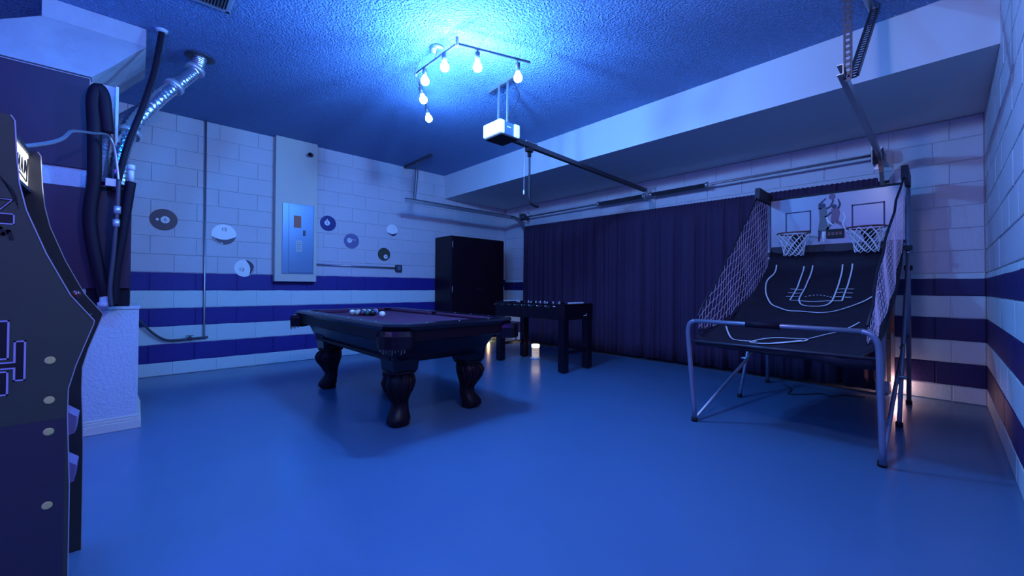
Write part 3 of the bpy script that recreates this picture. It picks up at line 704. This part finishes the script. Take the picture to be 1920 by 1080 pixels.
MB().bevbox(-.44, -.38, 5.31, 5.35, .05, .11, .004).build('sensor_box', M_bmatte, ds)

# ------------------------------------------------------------------ twin basketball arcade game
bg = thing('basketball_arcade_game', 'folding double hoop basketball game with side nets and black ramp', 'basketball game', (-.78, 4.1, 0))
LX, RX = -1.305, -.225
def xs(side, y, inset=0):
    """side plane: the right-hand frame runs very slightly off parallel"""
    return (LX+inset) if side < 0 else (-.245+.018*(y-3.1)-inset)
TR = .0165
bp = [(-1.300, 3.14, 0.02), (-1.320, 3.075, .60), (-1.318, 3.062, .70), (-1.300, 3.055, .755), (-1.262, 3.05, .775), (-.32, 3.05, .775), (-.275, 3.05, .757), (-.250, 3.058, .70), (-.246, 3.07, .60), (-.238, 3.12, .02)]
MB().tube(smooth_path(bp[:1]+bp[1:5], 4), TR, 10).build('front_leg', M_tube, bg)
MB().tube(smooth_path(bp[5:9]+bp[9:], 4), TR, 10).build('front_leg', M_tube, bg)
MB().tube([bp[4], bp[5]], TR*.9, 10).build('front_bar', M_tube, bg)
MB().tube([(-.92, 3.05, .775), (-.72, 3.05, .775)], TR*1.35, 12).build('foam_grip', M_foam, bg)
for side in (-1, 1):
    X = lambda y: xs(side, y)
    MB().tube([(X(3.14)+.0, 3.16, .02), (X(4.3)+.02*side*-1, 4.30, .345), (X(4.75)+.02*side*-1, 4.80, .50)], TR*.8, 8).build('diagonal_brace', M_tube, bg)
    m = MB().tube([(X(4.15), 4.15, .03), (X(4.45), 4.45, .52), (X(5.1), 5.10, 1.36)], TR*.85, 8).build('rear_leg', M_tube, bg)
    MB().tube([(X(5.02), 5.02, .03), (X(5.08), 5.08, 1.2), (X(5.12), 5.13, 2.02)], TR, 8).build('rear_post', M_tube, bg)
    for y in (4.15, 5.02, 3.14): MB().lathe([(.022, 0), (.022, .03), (.018, .035)], (X(y), y, 0), 10).build('rubber_foot', M_bmatte, bg)
    MB().lathe([(.008, -.035), (.013, -.03), (.013, .03), (.008, .035)], (X(4.3), 4.30, .345), 8, 'x').build('bolt', M_steel, bg)
    MB().tube([(X(5.12), 5.13, 2.00), (X(4.7), 4.70, 2.03)], TR*.8, 8).build('top_arm', M_tube, bg)
    # fabric sleeve on the arm
    MB().prism([(4.68, 1.94), (4.70, 2.06), (5.16, 2.05), (5.16, 1.95)], 'x', X(4.9)-.022, X(4.9)+.022).build('net_sleeve', M_nylon, bg)
    # net clip straps
    for z in (1.39, 1.21): MB().bevbox(X(5.05)-.028, X(5.05)+.028, 5.045, 5.105, z-.022, z+.022, .004).build('post_clip', M_bmatte, bg)
MB().tube([(xs(-1, 3.1), 3.09, .62), (xs(1, 3.1), 3.09, .62)], TR*.5, 8).build('ramp_bar', M_dsteel, bg)
MB().tube([(xs(1, 4.3), 4.32, .565), (xs(1, 5.05), 5.05, .60)], TR*.55, 8).build('side_tie', M_dsteel, bg)

# ramp of black nylon
PR = [(3.10, .60), (3.4, .615), (3.8, .69), (4.335, .88), (4.7, 1.04), (4.95, 1.2), (5.06, 1.40)]
def rz(y):
    if y <= PR[0][0]: return PR[0][1]
    for (a, b), (c_, d_) in zip(PR, PR[1:]):
        if y <= c_: return b+(d_-b)*(y-a)/(c_-a)
    return PR[-1][1]
def ramp():
    nx, ny = 20, 44; vs = []; fs = []; rng = random.Random(5)
    for j in range(ny+1):
        y = 3.10+(5.065-3.10)*j/ny
        for i in range(nx+1):
            t = i/nx; x = xs(-1, y, .03)+(xs(1, y, .03)-xs(-1, y, .03))*t
            edge = abs(2*t-1)**6
            z = rz(y)+.07*edge*(1 if y < 5 else .3)+.004*math.sin(13*x+9*y)+.003*math.sin(27*x-14*y)-.004
            vs.append((x, y, z))
    for j in range(ny):
        for i in range(nx): q = j*(nx+1)+i; fs.append((q, q+1, q+nx+2, q+nx+1))
    m = MB(); m.add(vs, fs, True); o = m.build('ramp_fabric', M_nylon, bg)
    sol = o.modifiers.new('thickness', 'SOLIDIFY'); sol.thickness = .004; sol.offset = 1
    for pts in ([(0, 0)],): pass
    MB().box(xs(-1, 5, .03), xs(1, 5, .03), 5.085, 5.090, 1.36, 1.47).build('rear_fabric', M_nylon, bg)
    # front flap hanging below the ramp bar
    vs = []; fs = []
    for i in range(31):
        t = i/30; x = xs(-1, 3.1, .02)+(xs(1, 3.1, .02)-xs(-1, 3.1, .02))*t
        zb = .60-.012-.05*max(0, t-.55)*math.sin(t*9)**2-.03*t
        vs += [(x, 3.098+.006*math.sin(t*30), .618), (x, 3.115+.010*math.sin(t*22), zb)]
    for i in range(30): fs.append((2*i, 2*i+2, 2*i+3, 2*i+1))
    m = MB(); m.add(vs, fs, True); o = m.build('front_flap', M_nylon, bg); sol = o.modifiers.new('thickness', 'SOLIDIFY'); sol.thickness = .004
ramp()
def court(pts, wd=.011, name='court_line', k=5):
    P = smooth_path([(x, y, 0) for x, y in pts], k); vs = []; fs = []
    for i, p in enumerate(P):
        t = (P[min(i+1, len(P)-1)]-P[max(i-1, 0)]).normalized(); n = Vector((-t.y, t.x, 0))
        for s_ in (-1, 1):
            q = p+n*s_*wd/2; f = lambda yy: rz(yy)+.004*math.sin(13*q.x+9*yy)+.003*math.sin(27*q.x-14*yy)+.006
            tt = (q.x-xs(-1, q.y, .03))/(xs(1, q.y, .03)-xs(-1, q.y, .03))
            vs.append((q.x, q.y-.003, f(q.y)+.07*abs(2*tt-1)**6))
    for i in range(len(P)-1): fs.append((2*i, 2*i+1, 2*i+3, 2*i+2))
    m = MB(); m.add(vs, fs); o = m.build(name, M_line, bg); sol = o.modifiers.new('thickness', 'SOLIDIFY'); sol.thickness = .0015; return o
court([(-1.203, 4.972), (-1.198, 4.855), (-1.223, 4.717), (-1.2, 4.57), (-1.143, 4.409), (-1.053, 4.266), (-0.929, 4.175), (-0.781, 4.146), (-0.653, 4.178), (-0.555, 4.25), (-0.452, 4.374), (-0.40, 4.475), (-0.36, 4.575)])
court([(-0.963, 4.973), (-0.962, 4.849), (-0.959, 4.65), (-0.956, 4.386)]); court([(-0.584, 4.979), (-0.586, 4.814), (-0.586, 4.621), (-0.587, 4.409)])
court([(-0.891, 4.973), (-0.889, 4.847), (-0.897, 4.717), (-0.896, 4.474), (-0.887, 4.389), (-0.853, 4.314), (-0.78, 4.278), (-0.705, 4.301), (-0.660, 4.372), (-0.650, 4.485), (-0.653, 4.688), (-0.653, 4.867), (-0.657, 4.978)])
court([(-0.956, 4.386), (-0.764, 4.394), (-0.587, 4.409)], .007)
for xx in (-.985, -.93, -.62, -.555):
    for y in (4.47, 4.55, 4.63): court([(xx-.022, y), (xx+.022, y+.005)], .008, 'court_tick', 2)
for q in range(8): court([(-.86+.026*q, 4.47+.05*math.sin(PI*q/7)), (-.848+.026*q, 4.47+.05*math.sin(PI*(q+.4)/7))], .007, 'court_dash', 1)
court([(-1.24, 3.62), (-1.134, 3.416), (-1.053, 3.411), (-0.95, 3.40)], .012)
circ = [(-.83+.16*math.cos(a), 3.47+.075*math.sin(a)+.10*math.cos(a)*.9) for a in [2*PI*i/16 for i in range(17)]]
court(circ, .012)
court([(-.93, 3.36), (-.85, 3.40), (-.76, 3.46), (-.70, 3.53)], .022, 'court_emblem')
court([(-0.67, 3.60), (-0.611, 3.68), (-0.526, 3.80), (-0.475, 3.894), (-0.43, 3.99)], .009)

# side nets
def side_net(side):
    def top(y): return 1.95 if y > 4.68 else .80+(1.95-.80)*(y-3.13)/(4.68-3.13)
    def botm(y):
        B = [(3.13, .69), (3.53, .70), (4.335, .93), (4.8, 1.07), (5.06, 1.21), (5.10, 1.24)]
        for (a, b), (c_, d_) in zip(B, B[1:]):
            if y <= c_: return b+(d_-b)*(y-a)/(c_-a)
        return B[-1][1]
    def px(y, z):
        base = xs(side, y)
        inn = .055 if side > 0 else .025
        return base-side*(inn*min(1, max(0, (2.0-z)/.8))+.006*math.sin(9*y+7*z))
    m = MB(); sp_ = .062 if side < 0 else .055; r = .0018
    def clip(y, z): return 3.14 < y < 5.10 and botm(y) < z < top(y)
    for fam in (0, 1):
        for k in range(-60, 90):
            run = []
            for s in range(0, 120):
                if fam == 0: y = 3.13+k*sp_+s*.0055; z = .65+s*.02      # steep strands
                else: y = 3.13+s*.03-.3; z = .3+k*sp_*1.15+s*.03*.42            # shallow strands
                if clip(y, z): run.append((px(y, z), y, z))
                else:
                    if len(run) > 1: m.tube(run, r, 3, caps=False)
                    run = []
            if len(run) > 1: m.tube(run, r, 3, caps=False)
    m.build('side_net', M_net, bg)
    e = MB()
    fr = [(px(y, top(y)), y, top(y)) for y in [3.13+i*(4.68-3.13)/10 for i in range(11)]]
    e.tube(fr, .008, 6)
    e.build('net_front_cord', M_nylon, bg)
    e = MB(); e.tube([(px(y, botm(y)), y, botm(y)) for y in [3.13+i*(5.08-3.13)/14 for i in range(15)]], .006, 6); e.build('net_bottom_cord', M_nylon, bg)
side_net(-1); side_net(1)

# backboard
BY = 5.10
bb = MB().bevbox(xs(-1, 5.1, .02), xs(1, 5.1, .02), BY, BY+.018, 1.465, 1.985, .004).build('backboard', M_board, bg)
m = MB()
for z in (1.985, 1.455): m.bevbox(xs(-1, 5.1, .0), xs(1, 5.1, .0), BY-.006, BY+.022, z-.010, z+.010, .003)
m.build('backboard_edge', M_bmatte, bb)
def frame_print(x0, x1, z0, z1):
    m = MB(); t = .012
    for a in ((x0, x1, z0, z0+t), (x0, x1, z1-t, z1), (x0, x0+t, z0, z1), (x1-t, x1, z0, z1)): m.box(a[0], a[1], BY-.002, BY-.0005, a[2], a[3])
    m.build('target_square', M_navyink, bb)
frame_print(-1.150, -.925, 1.612, 1.830); frame_print(-.603, -.362, 1.612, 1.840)
def sil(pts, name, mt, d=.0022): MB().prism(pts, 'y', BY-d-.0012, BY-d).build(name, mt, bb)
G1 = mat('print_grey_green', (.12, .14, .15), .5); G2 = mat('print_dull_violet', (.20, .10, .17), .5)
# two plain silhouettes of jumping players, print on the board
def limb(pts, ws, name, mt, d=.0022):
    L = []; R = []
    for i, p in enumerate(pts):
        a = Vector(pts[min(i+1, len(pts)-1)])-Vector(pts[max(i-1, 0)]); n = Vector((-a.y, a.x)).normalized()*ws[i]/2
        L.append((p[0]+n.x, p[1]+n.y)); R.append((p[0]-n.x, p[1]-n.y))
    sil(L+R[::-1], name, mt, d)
def head(x, z, r, mt, d=.0026): sil([(x+r*math.cos(2*PI*i/14), z+r*1.15*math.sin(2*PI*i/14)) for i in range(14)], 'print_head', mt, d)
sil([(-.858, 1.84), (-.805, 1.845), (-.790, 1.79), (-.80, 1.70), (-.775, 1.62), (-.815, 1.60), (-.868, 1.61), (-.855, 1.72)], 'print_player', G1)
limb([(-.85, 1.83), (-.855, 1.88), (-.80, 1.935)], [.026, .020, .012], 'print_arm', M_navyink); limb([(-.80, 1.83), (-.765, 1.845), (-.745, 1.90), (-.748, 1.93)], [.022, .018, .014, .010], 'print_arm', M_navyink)
limb([(-.852, 1.61), (-.855, 1.56), (-.862, 1.50)], [.034, .024, .014], 'print_leg', M_navyink); limb([(-.82, 1.61), (-.825, 1.55), (-.822, 1.50)], [.030, .018, .014], 'print_leg', M_line)
head(-.826, 1.862, .022, M_navyink); head(-.752, 1.945, .027, G2)
sil([(-.762, 1.82), (-.700, 1.825), (-.690, 1.77), (-.705, 1.70), (-.735, 1.68), (-.765, 1.70), (-.758, 1.77)], 'print_player', G2)
limb([(-.705, 1.82), (-.690, 1.86), (-.705, 1.915)], [.020, .016, .010], 'print_arm', M_navyink); limb([(-.76, 1.79), (-.785, 1.76), (-.815, 1.745)], [.018, .014, .010], 'print_arm', M_navyink)
limb([(-.72, 1.69), (-.68, 1.66), (-.64, 1.60), (-.62, 1.55)], [.034, .026, .018, .012], 'print_leg', G2); limb([(-.745, 1.69), (-.775, 1.65), (-.80, 1.61)], [.030, .022, .012], 'print_leg', G1)
head(-.735, 1.843, .020, M_navyink)
limb([(-.800, 1.745), (-.785, 1.70), (-.750, 1.66)], [.010, .016, .008], 'print_swoosh', M_line, .003); limb([(-.665, 1.78), (-.650, 1.72), (-.672, 1.66), (-.640, 1.58)], [.008, .014, .012, .010], 'print_swoosh', M_line, .003)
sb = MB().bevbox(-.80, -.66, BY-.022, BY-.001, 1.525, 1.615, .004).build('scoreboard', M_bmatte, bb)
for q in range(4): MB().box(-.785+q*.03, -.765+q*.03, BY-.0235, BY-.0222, 1.555, 1.585).build('score_digit', M_orange, sb)
def hoop(cx, cy, cz, r, back=True):
    root = MB().tube([(cx+r*math.cos(2*PI*i/28), cy+r*math.sin(2*PI*i/28), cz) for i in range(28)], .007, 8, closed=True).build('hoop', M_orange, bg)
    m = MB(); m.bevbox(cx-.055, cx+.055, cy+r-.005, BY-.001, cz-.05, cz+.006, .006); m.prism([(cy+r-.02, cz-.01), (BY-.004, cz-.01), (BY-.004, cz-.11)], 'x', cx-.035, cx+.035)
    m.build('hoop_bracket', M_bmatte, root)
    n = 10; m = MB(); lv = [(r*.985, -.004), (r*.86, -.055), (r*.74, -.105), (r*.66, -.15), (r*.62, -.195), (r*.60, -.225)]
    def pt(k, L):
        a = 2*PI*(k+(L % 2)*.5)/n; return (cx+lv[L][0]*math.cos(a), cy+lv[L][0]*math.sin(a), cz+lv[L][1])
    for L in range(len(lv)-1):
        for k in range(n):
            k2 = k-1 if L % 2 == 0 else k+1
            m.tube([pt(k, L), pt(k, L+1)], .0035, 5, caps=False); m.tube([pt(k, L), pt(k2, L+1)], .0035, 5, caps=False)
    m.build('hoop_net', M_netw, root)
hoop(-1.04, 4.915, 1.582, .140); hoop(-.475, 4.90, 1.585, .142)

cdx = thing('power_cord', 'thin black cord lying on the floor behind the basketball game', 'cord', (-.95, 4.75, 0))
MB().tube(smooth_path([(-1.15, 5.0, .006), (-1.05, 4.85, .006), (-1.02, 4.62, .006), (-.90, 4.72, .006), (-.80, 4.86, .006), (-.72, 4.80, .006), (-.66, 4.95, .006), (-.5, 5.0, .006)], 6), .005, 6).build('cable', M_bmatte, cdx)

# ------------------------------------------------------------------ air handler, plinth, ducts
pl = thing('plinth', 'textured white plinth with a moulded base under the air handler', 'plinth', (-4.25, -.45, 0))
MB().bevbox(-4.62, -3.95, -1.0, .022, 0, .845, .006).build('base_block', M_plinth, pl)
MB().bevbox(-4.62, -3.945, -1.0, .027, .846, .868, .004).build('top_cap', M_plinth, pl)
m = MB(); m.bevbox(-4.62, -3.930, -1.0, .042, 0, .060, .004); m.bevbox(-4.62, -3.937, -1.0, .036, .060, .080, .004); m.bevbox(-4.62, -3.942, -1.0, .031, .080, .096, .004); m.build('base_molding', M_white, pl)
ah = thing('air_handler', 'tall dark panelled air handler cabinet standing on the white plinth', 'air handler', (-4.25, -.45, .868))
MB().box(-4.55, -3.965, -.98, -.245, .869, 2.43).build('casing', M_plinth, ah)
MB().box(-4.50, -3.965, -.244, -.03, .869, 1.70).build('side_casing', M_foam, ah)
MB().bevbox(-3.965, -3.950, -.98, -.245, 1.80, 2.42, .003).build('upper_panel', M_handler, ah)
MB().bevbox(-3.965, -3.950, -.98, -.03, .995, 1.675, .003).build('lower_panel', M_handler, ah)
pn = thing('supply_plenum', 'mastic-coated duct plenum flaring from the air handler to the ceiling', 'duct', (-4.4, -.5, 2.43))
m = MB()
lo = [(-3.945, -.235), (-3.945, -.80), (-4.56, -.80), (-4.56, -.235)]; hi = [(-4.165, .037), (-4.165, -.49), (-4.80, -.49), (-4.80, .037)]
lo2 = [(-3.945, -.235), (-3.945, -.99), (-4.56, -.99), (-4.56, -.235)]
N = 7; vs = []; fs = []
for L in range(N+1):
    t = L/N
    for k in range(4):
        a, b = Vector(lo2[k]), Vector(hi[k]); c_, d_ = Vector(lo2[(k+1) % 4]), Vector(hi[(k+1) % 4]); p, q = a.lerp(b, t), c_.lerp(d_, t)
        for s in range(6):
            r = p.lerp(q, s/6); wob = .006*math.sin(31*r.x+17*r.y+9*t) if 0 < L < N else 0
            vs.append((r.x+wob, r.y+wob, 2.432+(2.844-2.432)*t))
n = 24
for L in range(N):
    for k in range(n): fs.append((L*n+k, L*n+(k+1) % n, (L+1)*n+(k+1) % n, (L+1)*n+k))
fs.append(list(range(n))); fs.append([N*n+k for k in range(n)])
m.add(vs, fs); m.build('flared_transition', M_mastic, pn)
MB().bevbox(-4.80, -4.165, -.49, .037, 2.845, CE-.001, .004).build('ceiling_box', M_mastic, pn)

def pipe_thing(name, label, cat, pts, r, mt, ribs=0, n=12, part='pipe', extra=None):
    root = thing(name, label, cat, pts[-1]); P = smooth_path(pts, 6)
    if ribs:
        Q = smooth_path(pts, 24); rr = [r*(1+.05*math.sin(i*1.9)) for i in range(len(Q))]; MB().tube(Q, rr, n).build(part, mt, root)
    else: MB().tube(P, r, n).build(part, mt, root)
    if extra: extra(root, P)
    return root
def duct_extra(root, P):
    c = P[0]; MB().lathe([(.10, -.004), (.105, -.012), (.075, -.018)], (c.x, c.y, CE), 24).build('ceiling_collar', M_dsteel, root)
    for f in (.18, .42, .75):
        i = int(f*(len(P)-2)); d = (P[i+1]-P[i]).normalized(); MB().tube([P[i]-d*.02, P[i]+d*.02], .068, 14).build('tape_band', M_silver, root)
pipe_thing('foil_duct', 'silver foil duct bending down from the round ceiling collar', 'duct',
           [(-4.35, .38, CE-.01), (-4.345, .35, 2.86), (-4.30, .25, 2.70), (-4.22, .12, 2.50), (-4.12, -.02, 2.22), (-4.03, -.085, 1.98), (-3.995, -.098, 1.72)], .050, M_foil, ribs=1, n=16, extra=duct_extra)
M_flex = mat('grey_flex_duct', (.10, .10, .16), .45, metal=.3, bump=.5, bscale=50)
pipe_thing('flexible_duct', 'dark ribbed flexible duct crossing behind the foil duct', 'duct', [(-4.46, .13, 2.62), (-4.34, .04, 2.45), (-4.17, -.09, 2.25), (-4.06, -.165, 2.10), (-3.985, -.185, 1.95), (-3.955, -.185, 1.72)], .037, M_flex, ribs=1)
def lines_extra(root, P):
    MB().lathe([(.040, 0), (.036, -.010), (.022, -.022)], (P[0].x, P[0].y, CE), 16).build('ceiling_escutcheon', M_plinth, root)
    MB().tube([p+Vector((.012, .016, 0)) for p in P], .006, 6).build('thin_wire', M_bmatte, root)
pipe_thing('refrigerant_line', 'black insulated line slanting down from the small ceiling hole', 'pipe',
           [(-4.10, .123, CE-.01), (-4.05, .085, 2.648), (-4.0, .042, 2.414), (-3.97, .007, 2.256), (-3.925, -.051, 2.017), (-3.89, -.086, 1.815), (-3.89, -.113, 1.661)], .019, M_foam, extra=lines_extra)
pipe_thing('insulated_hose', 'thick black insulated hose looping over beside the handler panels', 'hose',
           [(-3.90, -.155, 2.06), (-3.88, -.165, 2.20), (-3.88, -.175, 2.30), (-3.88, -.20, 2.345), (-3.88, -.222, 2.26), (-3.88, -.215, 2.064), (-3.88, -.211, 1.743), (-3.88, -.227, 1.492), (-3.88, -.215, 1.317), (-3.88, -.18, 1.105), (-3.88, -.152, .975), (-3.88, -.145, .945)], .036, M_foam)
MBp = thing('drain_pipe', 'white capped fitting of the drain at the plinth below the thick hose', 'pipe fitting', (-3.88, -.145, .868))
MB().lathe([(.042, .869), (.042, .90), (.032, .905), (.032, .95)], (-3.88+.0, -.145, 0), 14).build('fitting', M_plinth, MBp)
pipe_thing('insulated_pipe', 'straight black insulated pipe leaning at the handler corner', 'pipe', [(-3.89, -.033, 1.742), (-3.89, -.057, 1.516), (-3.89, -.081, 1.292), (-3.89, -.104, 1.072), (-3.89, -.107, .875)], .030, M_foam)
pv = thing('pvc_pipe', 'short white capped plastic pipe standing above the insulated pipe', 'pipe', (-3.89, -.032, 1.74))
MB().tube([(-3.89, -.032, 1.742), (-3.89, -.032, 1.84)], .016, 12).build('pipe', M_plast, pv)
MB().tube([(-3.89, -.032, 1.825), (-3.89, -.032, 1.862)], .021, 12).build('cap', M_plast, pv)
mp = pipe_thing('copper_line', 'thin jointed metal line between the hose and the leaning pipe', 'pipe', [(-3.838, -.092, 1.74), (-3.838, -.097, 1.53), (-3.838, -.101, 1.438), (-3.838, -.112, 1.218), (-3.838, -.125, .999), (-3.838, -.118, .875)], .013, M_dsteel)
for z, y in ((1.53, -.097), (1.44, -.101)): MB().tube([(-3.838, y, z-.025), (-3.838, y, z+.025)], .019, 10).build('coupling', M_silver, mp)
MB().bevbox(-3.90, -3.86, -.158, -.10, 1.69, 1.745, .004).build('clamp', M_silver, mp)
ws = thing('corner_strip', 'narrow upright white strip beside the air handler', 'trim strip', (-4.02, -.11, 1.7))
MB().bevbox(-4.03, -4.0, -.120, -.104, 1.70, 2.43, .002).build('strip', M_plast, ws)
MB().box(-4.04, -4.03, -.243, -.120, 1.70, 2.43).build('backing_board', M_plinth, ws)
fc = pipe_thing('flex_cable', 'silver flexible cable arching from the arcade machine to the pipes', 'cable',
           [(-2.25, -.31, 1.512), (-2.35, -.29, 1.545), (-2.6, -.265, 1.63), (-2.9, -.262, 1.73), (-3.15, -.26, 1.83), (-3.35, -.245, 1.892), (-3.6, -.203, 1.962), (-3.78, -.155, 2.015), (-3.82, -.124, 1.975), (-3.84, -.107, 1.877), (-3.845, -.092, 1.70), (-3.845, -.095, 1.58)], .008, M_steel)

# ------------------------------------------------------------------ arcade machine
am = thing('arcade_machine', 'upright arcade machine with dark side panel art and lit marquee', 'arcade machine', (-2.05, -.5, 0))
XN, XF = -1.83, -2.27
prof = [(-.140, 0), (-.141, .40), (-.148, .62), (-.147, .700), (-.132, .770), (-.096, .893), (-.0945, .905), (-.146, .985), (-.197, 1.110), (-.237, 1.235), (-.251, 1.310), (-.257, 1.385), (-.260, 1.45), (-.262, 1.492), (-.270, 1.506), (-.30, 1.508), (-.82, 1.508), (-.82, 0)]
def side_panel(x0, x1, mt):
    o = MB().prism(prof, 'x', x0, x1).build('side_panel', mt, am); return o
spn = side_panel(XN-.016, XN, M_arc); spf = side_panel(XF-.016, XF, mat('arcade_inner_black', (.03, .03, .035), .35))
for x in (XN+.0008, XF+.0008): MB().tube([(x, y+.0015, z) for y, z in prof[:15]], .0016, 4).build('edge_trim', M_silver, am)
MB().box(XF+.001, XN-.017, -.80, -.33, .05, 1.46).build('body_shell', M_bmatte, am)
MB().bevbox(XF+.001, XN-.017, -.80, -.285, 1.490, 1.505, .002).build('top_panel', M_bmatte, am)
mq = MB().bevbox(XF+.002, XN-.018, -.325, -.290, 1.366, 1.488, .002).build('marquee', M_marq, am)
MB().bevbox(XF+.002, XN-.018, -.330, -.281, 1.352, 1.365, .002).build('marquee_ledge', M_dsteel, am)
MB().bevbox(XF+.002, XN-.018, -.325, -.284, 1.4885, 1.4945, .002).build('marquee_cap', M_dsteel, am)
# black block letters and pointed outline on the marquee, facing the player (+Y)
def mstroke(pts, wd=.004):
    m = MB()
    for a, b in zip(pts, pts[1:]): m.bar((a[0], -.2890, a[1]), (b[0], -.2890, b[1]), .002, wd, up=(0, 0, 1) if abs(b[0]-a[0]) > .002 else (1, 0, 0))
    return m.build('marquee_letter', M_inkblack, mq)
mstroke([(-2.235, 1.405), (-2.215, 1.455), (-2.205, 1.415), (-2.195, 1.455), (-2.185, 1.405)])
mstroke([(-2.165, 1.405), (-2.150, 1.455), (-2.135, 1.405)]); mstroke([(-2.158, 1.422), (-2.142, 1.422)])
mstroke([(-2.115, 1.405), (-2.115, 1.455), (-2.085, 1.405), (-2.085, 1.455)])
mstroke([(-2.065, 1.43), (-2.045, 1.43)])
mstroke([(-2.025, 1.405), (-2.025, 1.455), (-1.995, 1.45), (-1.995, 1.43), (-2.025, 1.43)])
mstroke([(-1.975, 1.405), (-1.960, 1.455), (-1.945, 1.405)]); mstroke([(-1.895, 1.45), (-1.925, 1.45), (-1.925, 1.41), (-1.895, 1.41)])
mstroke([(-2.245, 1.47), (-2.23, 1.385), (-2.05, 1.402), (-1.87, 1.385), (-1.855, 1.47)], .004)
# monitor bezel and screen
def slab(y0, z0, y1, z1, t, name, mt, xi=0.002):
    a, b = Vector((0, y0, z0)), Vector((0, y1, z1)); d = (b-a).normalized(); n = Vector((0, -d.z, d.y)) if d.z > 0 else Vector((0, d.z, -d.y))
    cx = (XF+XN-.016)/2; hw = (XN-.016-XF)/2-xi
    return MB().obox(Vector((cx, 0, 0))+(a+b)/2+n*(t/2), (hw, 0, 0), (b-a)/2, n*t/2).build(name, mt, am)
slab(-.245, .985, -.325, 1.350, .014, 'monitor_bezel', M_bmatte); slab(-.242, 1.02, -.312, 1.32, .003, 'screen', M_black, .05)
cp = slab(-.335, .955, -.118, .905, .018, 'control_panel', M_bmatte)
slab(-.118, .905, -.142, .800, .014, 'control_front', M_black)
m = MB(); m.tube([(-2.11, -.16, .915), (-2.11, -.158, .965)], .005, 8); st = m.build('joystick', M_steel, am)
MB().sphere((-2.11, -.157, .982), .0165, 14, 10).build('joystick_ball', mat('dark_red_ball', (.10, .02, .03), .15, coat=1), st)
for q in range(3): MB().lathe([(.013, .918), (.013, .932), (.010, .935)], (-1.98+q*.035, -.185, 0), 12).build('button', M_plast, am)
MB().box(XF+.002, XN-.018, -.215, -.200, .02, .78).build('lower_front', mat('arcade_front_grey', (.16, .19, .20), .3), am)
cdr = MB().bevbox(-2.22, -2.02, -.200, -.188, .26, .60, .004).build('coin_door', M_black, am)
for z in (.53, .36):
    m = MB(); m.prism([(-.188, z-.05), (-.150, z-.035), (-.145, z+.02), (-.188, z+.06)], 'x', -2.20, -2.10); m.build('coin_slot', mat('violet_glossy_plastic', (.22, .18, .42), .2), cdr)
# printed side art (near panel): maze walls with violet outlines, streaks and letters
XA = XN+.0012
def ring(y0, y1, z0, z1, wd=.0042, fill=True):
    if fill: MB().box(XN+.0003, XN+.0008, y0, y1, z0, z1).build('print_black', M_inkblack, spn)
    m = MB()
    for a in ((y0, y1, z0, z0+wd), (y0, y1, z1-wd, z1), (y0, y0+wd, z0, z1), (y1-wd, y1, z0, z1)): m.box(XN+.0009, XA, a[0], a[1], a[2], a[3])
    m.build('print_outline', M_print, spn)
ring(-.60, -.262, .803, .915); ring(-.254, -.2305, .738, .855); ring(-.60, -.262, .700, .770); 
MB().box(XN+.0010, XN+.0014, -.60, -.2465, .7785, .7915).build('print_corridor', M_inkblack, spn)
m = MB(); m.box(XN+.0015, XN+.0019, -.60, -.254, .7915, .7955); m.box(XN+.0015, XN+.0019, -.60, -.254, .7745, .7785); m.build('corridor_line', M_print, spn)
def stroke(pts, wd, mt=M_inkblack, name='print_stroke', off=.0):
    m = MB()
    for a, b in zip(pts, pts[1:]): 
        a, b = Vector((XN+.0010+off, *a)), Vector((XN+.0010+off, *b)); d = (b-a).normalized(); n = Vector((0, -d.z, d.y))
        m.obox((a+b)/2, (b-a)/2+d*wd*.3, n*wd/2, Vector((.0004, 0, 0)))
    m.build(name, mt, spn)
for k in range(4): stroke([(-.292+.006*k, 1.335-.010*k), (-.262+.003*k, 1.300-.014*k-.008), (-.254+.001*k, 1.268-.010*k)], .0018)
stroke([(-.30, 1.262), (-.262, 1.262), (-.295, 1.215)], .007); stroke([(-.30, 1.262), (-.262, 1.262), (-.295, 1.215)], .0018, M_print, off=.0006)
ring(-.31, -.257, 1.190, 1.222, .003); stroke([(-.30, 1.165), (-.283, 1.180), (-.278, 1.160), (-.268, 1.172), (-.262, 1.148)], .009)
stroke([(-.47, 1.262), (-.44, 1.19), (-.41, 1.262)], .008); ring(-.39, -.335, 1.19, 1.262, .003)
for z in (.791, .672, .578, .359): MB().lathe([(.0115, XN+.0005), (.0115, XN+.0018), (.009, XN+.0024)], (0, -.184, z), 18, 'x').build('screw_cap', M_screw, spn)
MB().box(XN+.0002, XN+.0006, -.815, -.150, .002, .612).build('lower_vinyl', mat('arcade_lower_vinyl', (.040, .034, .055), .45), spn)
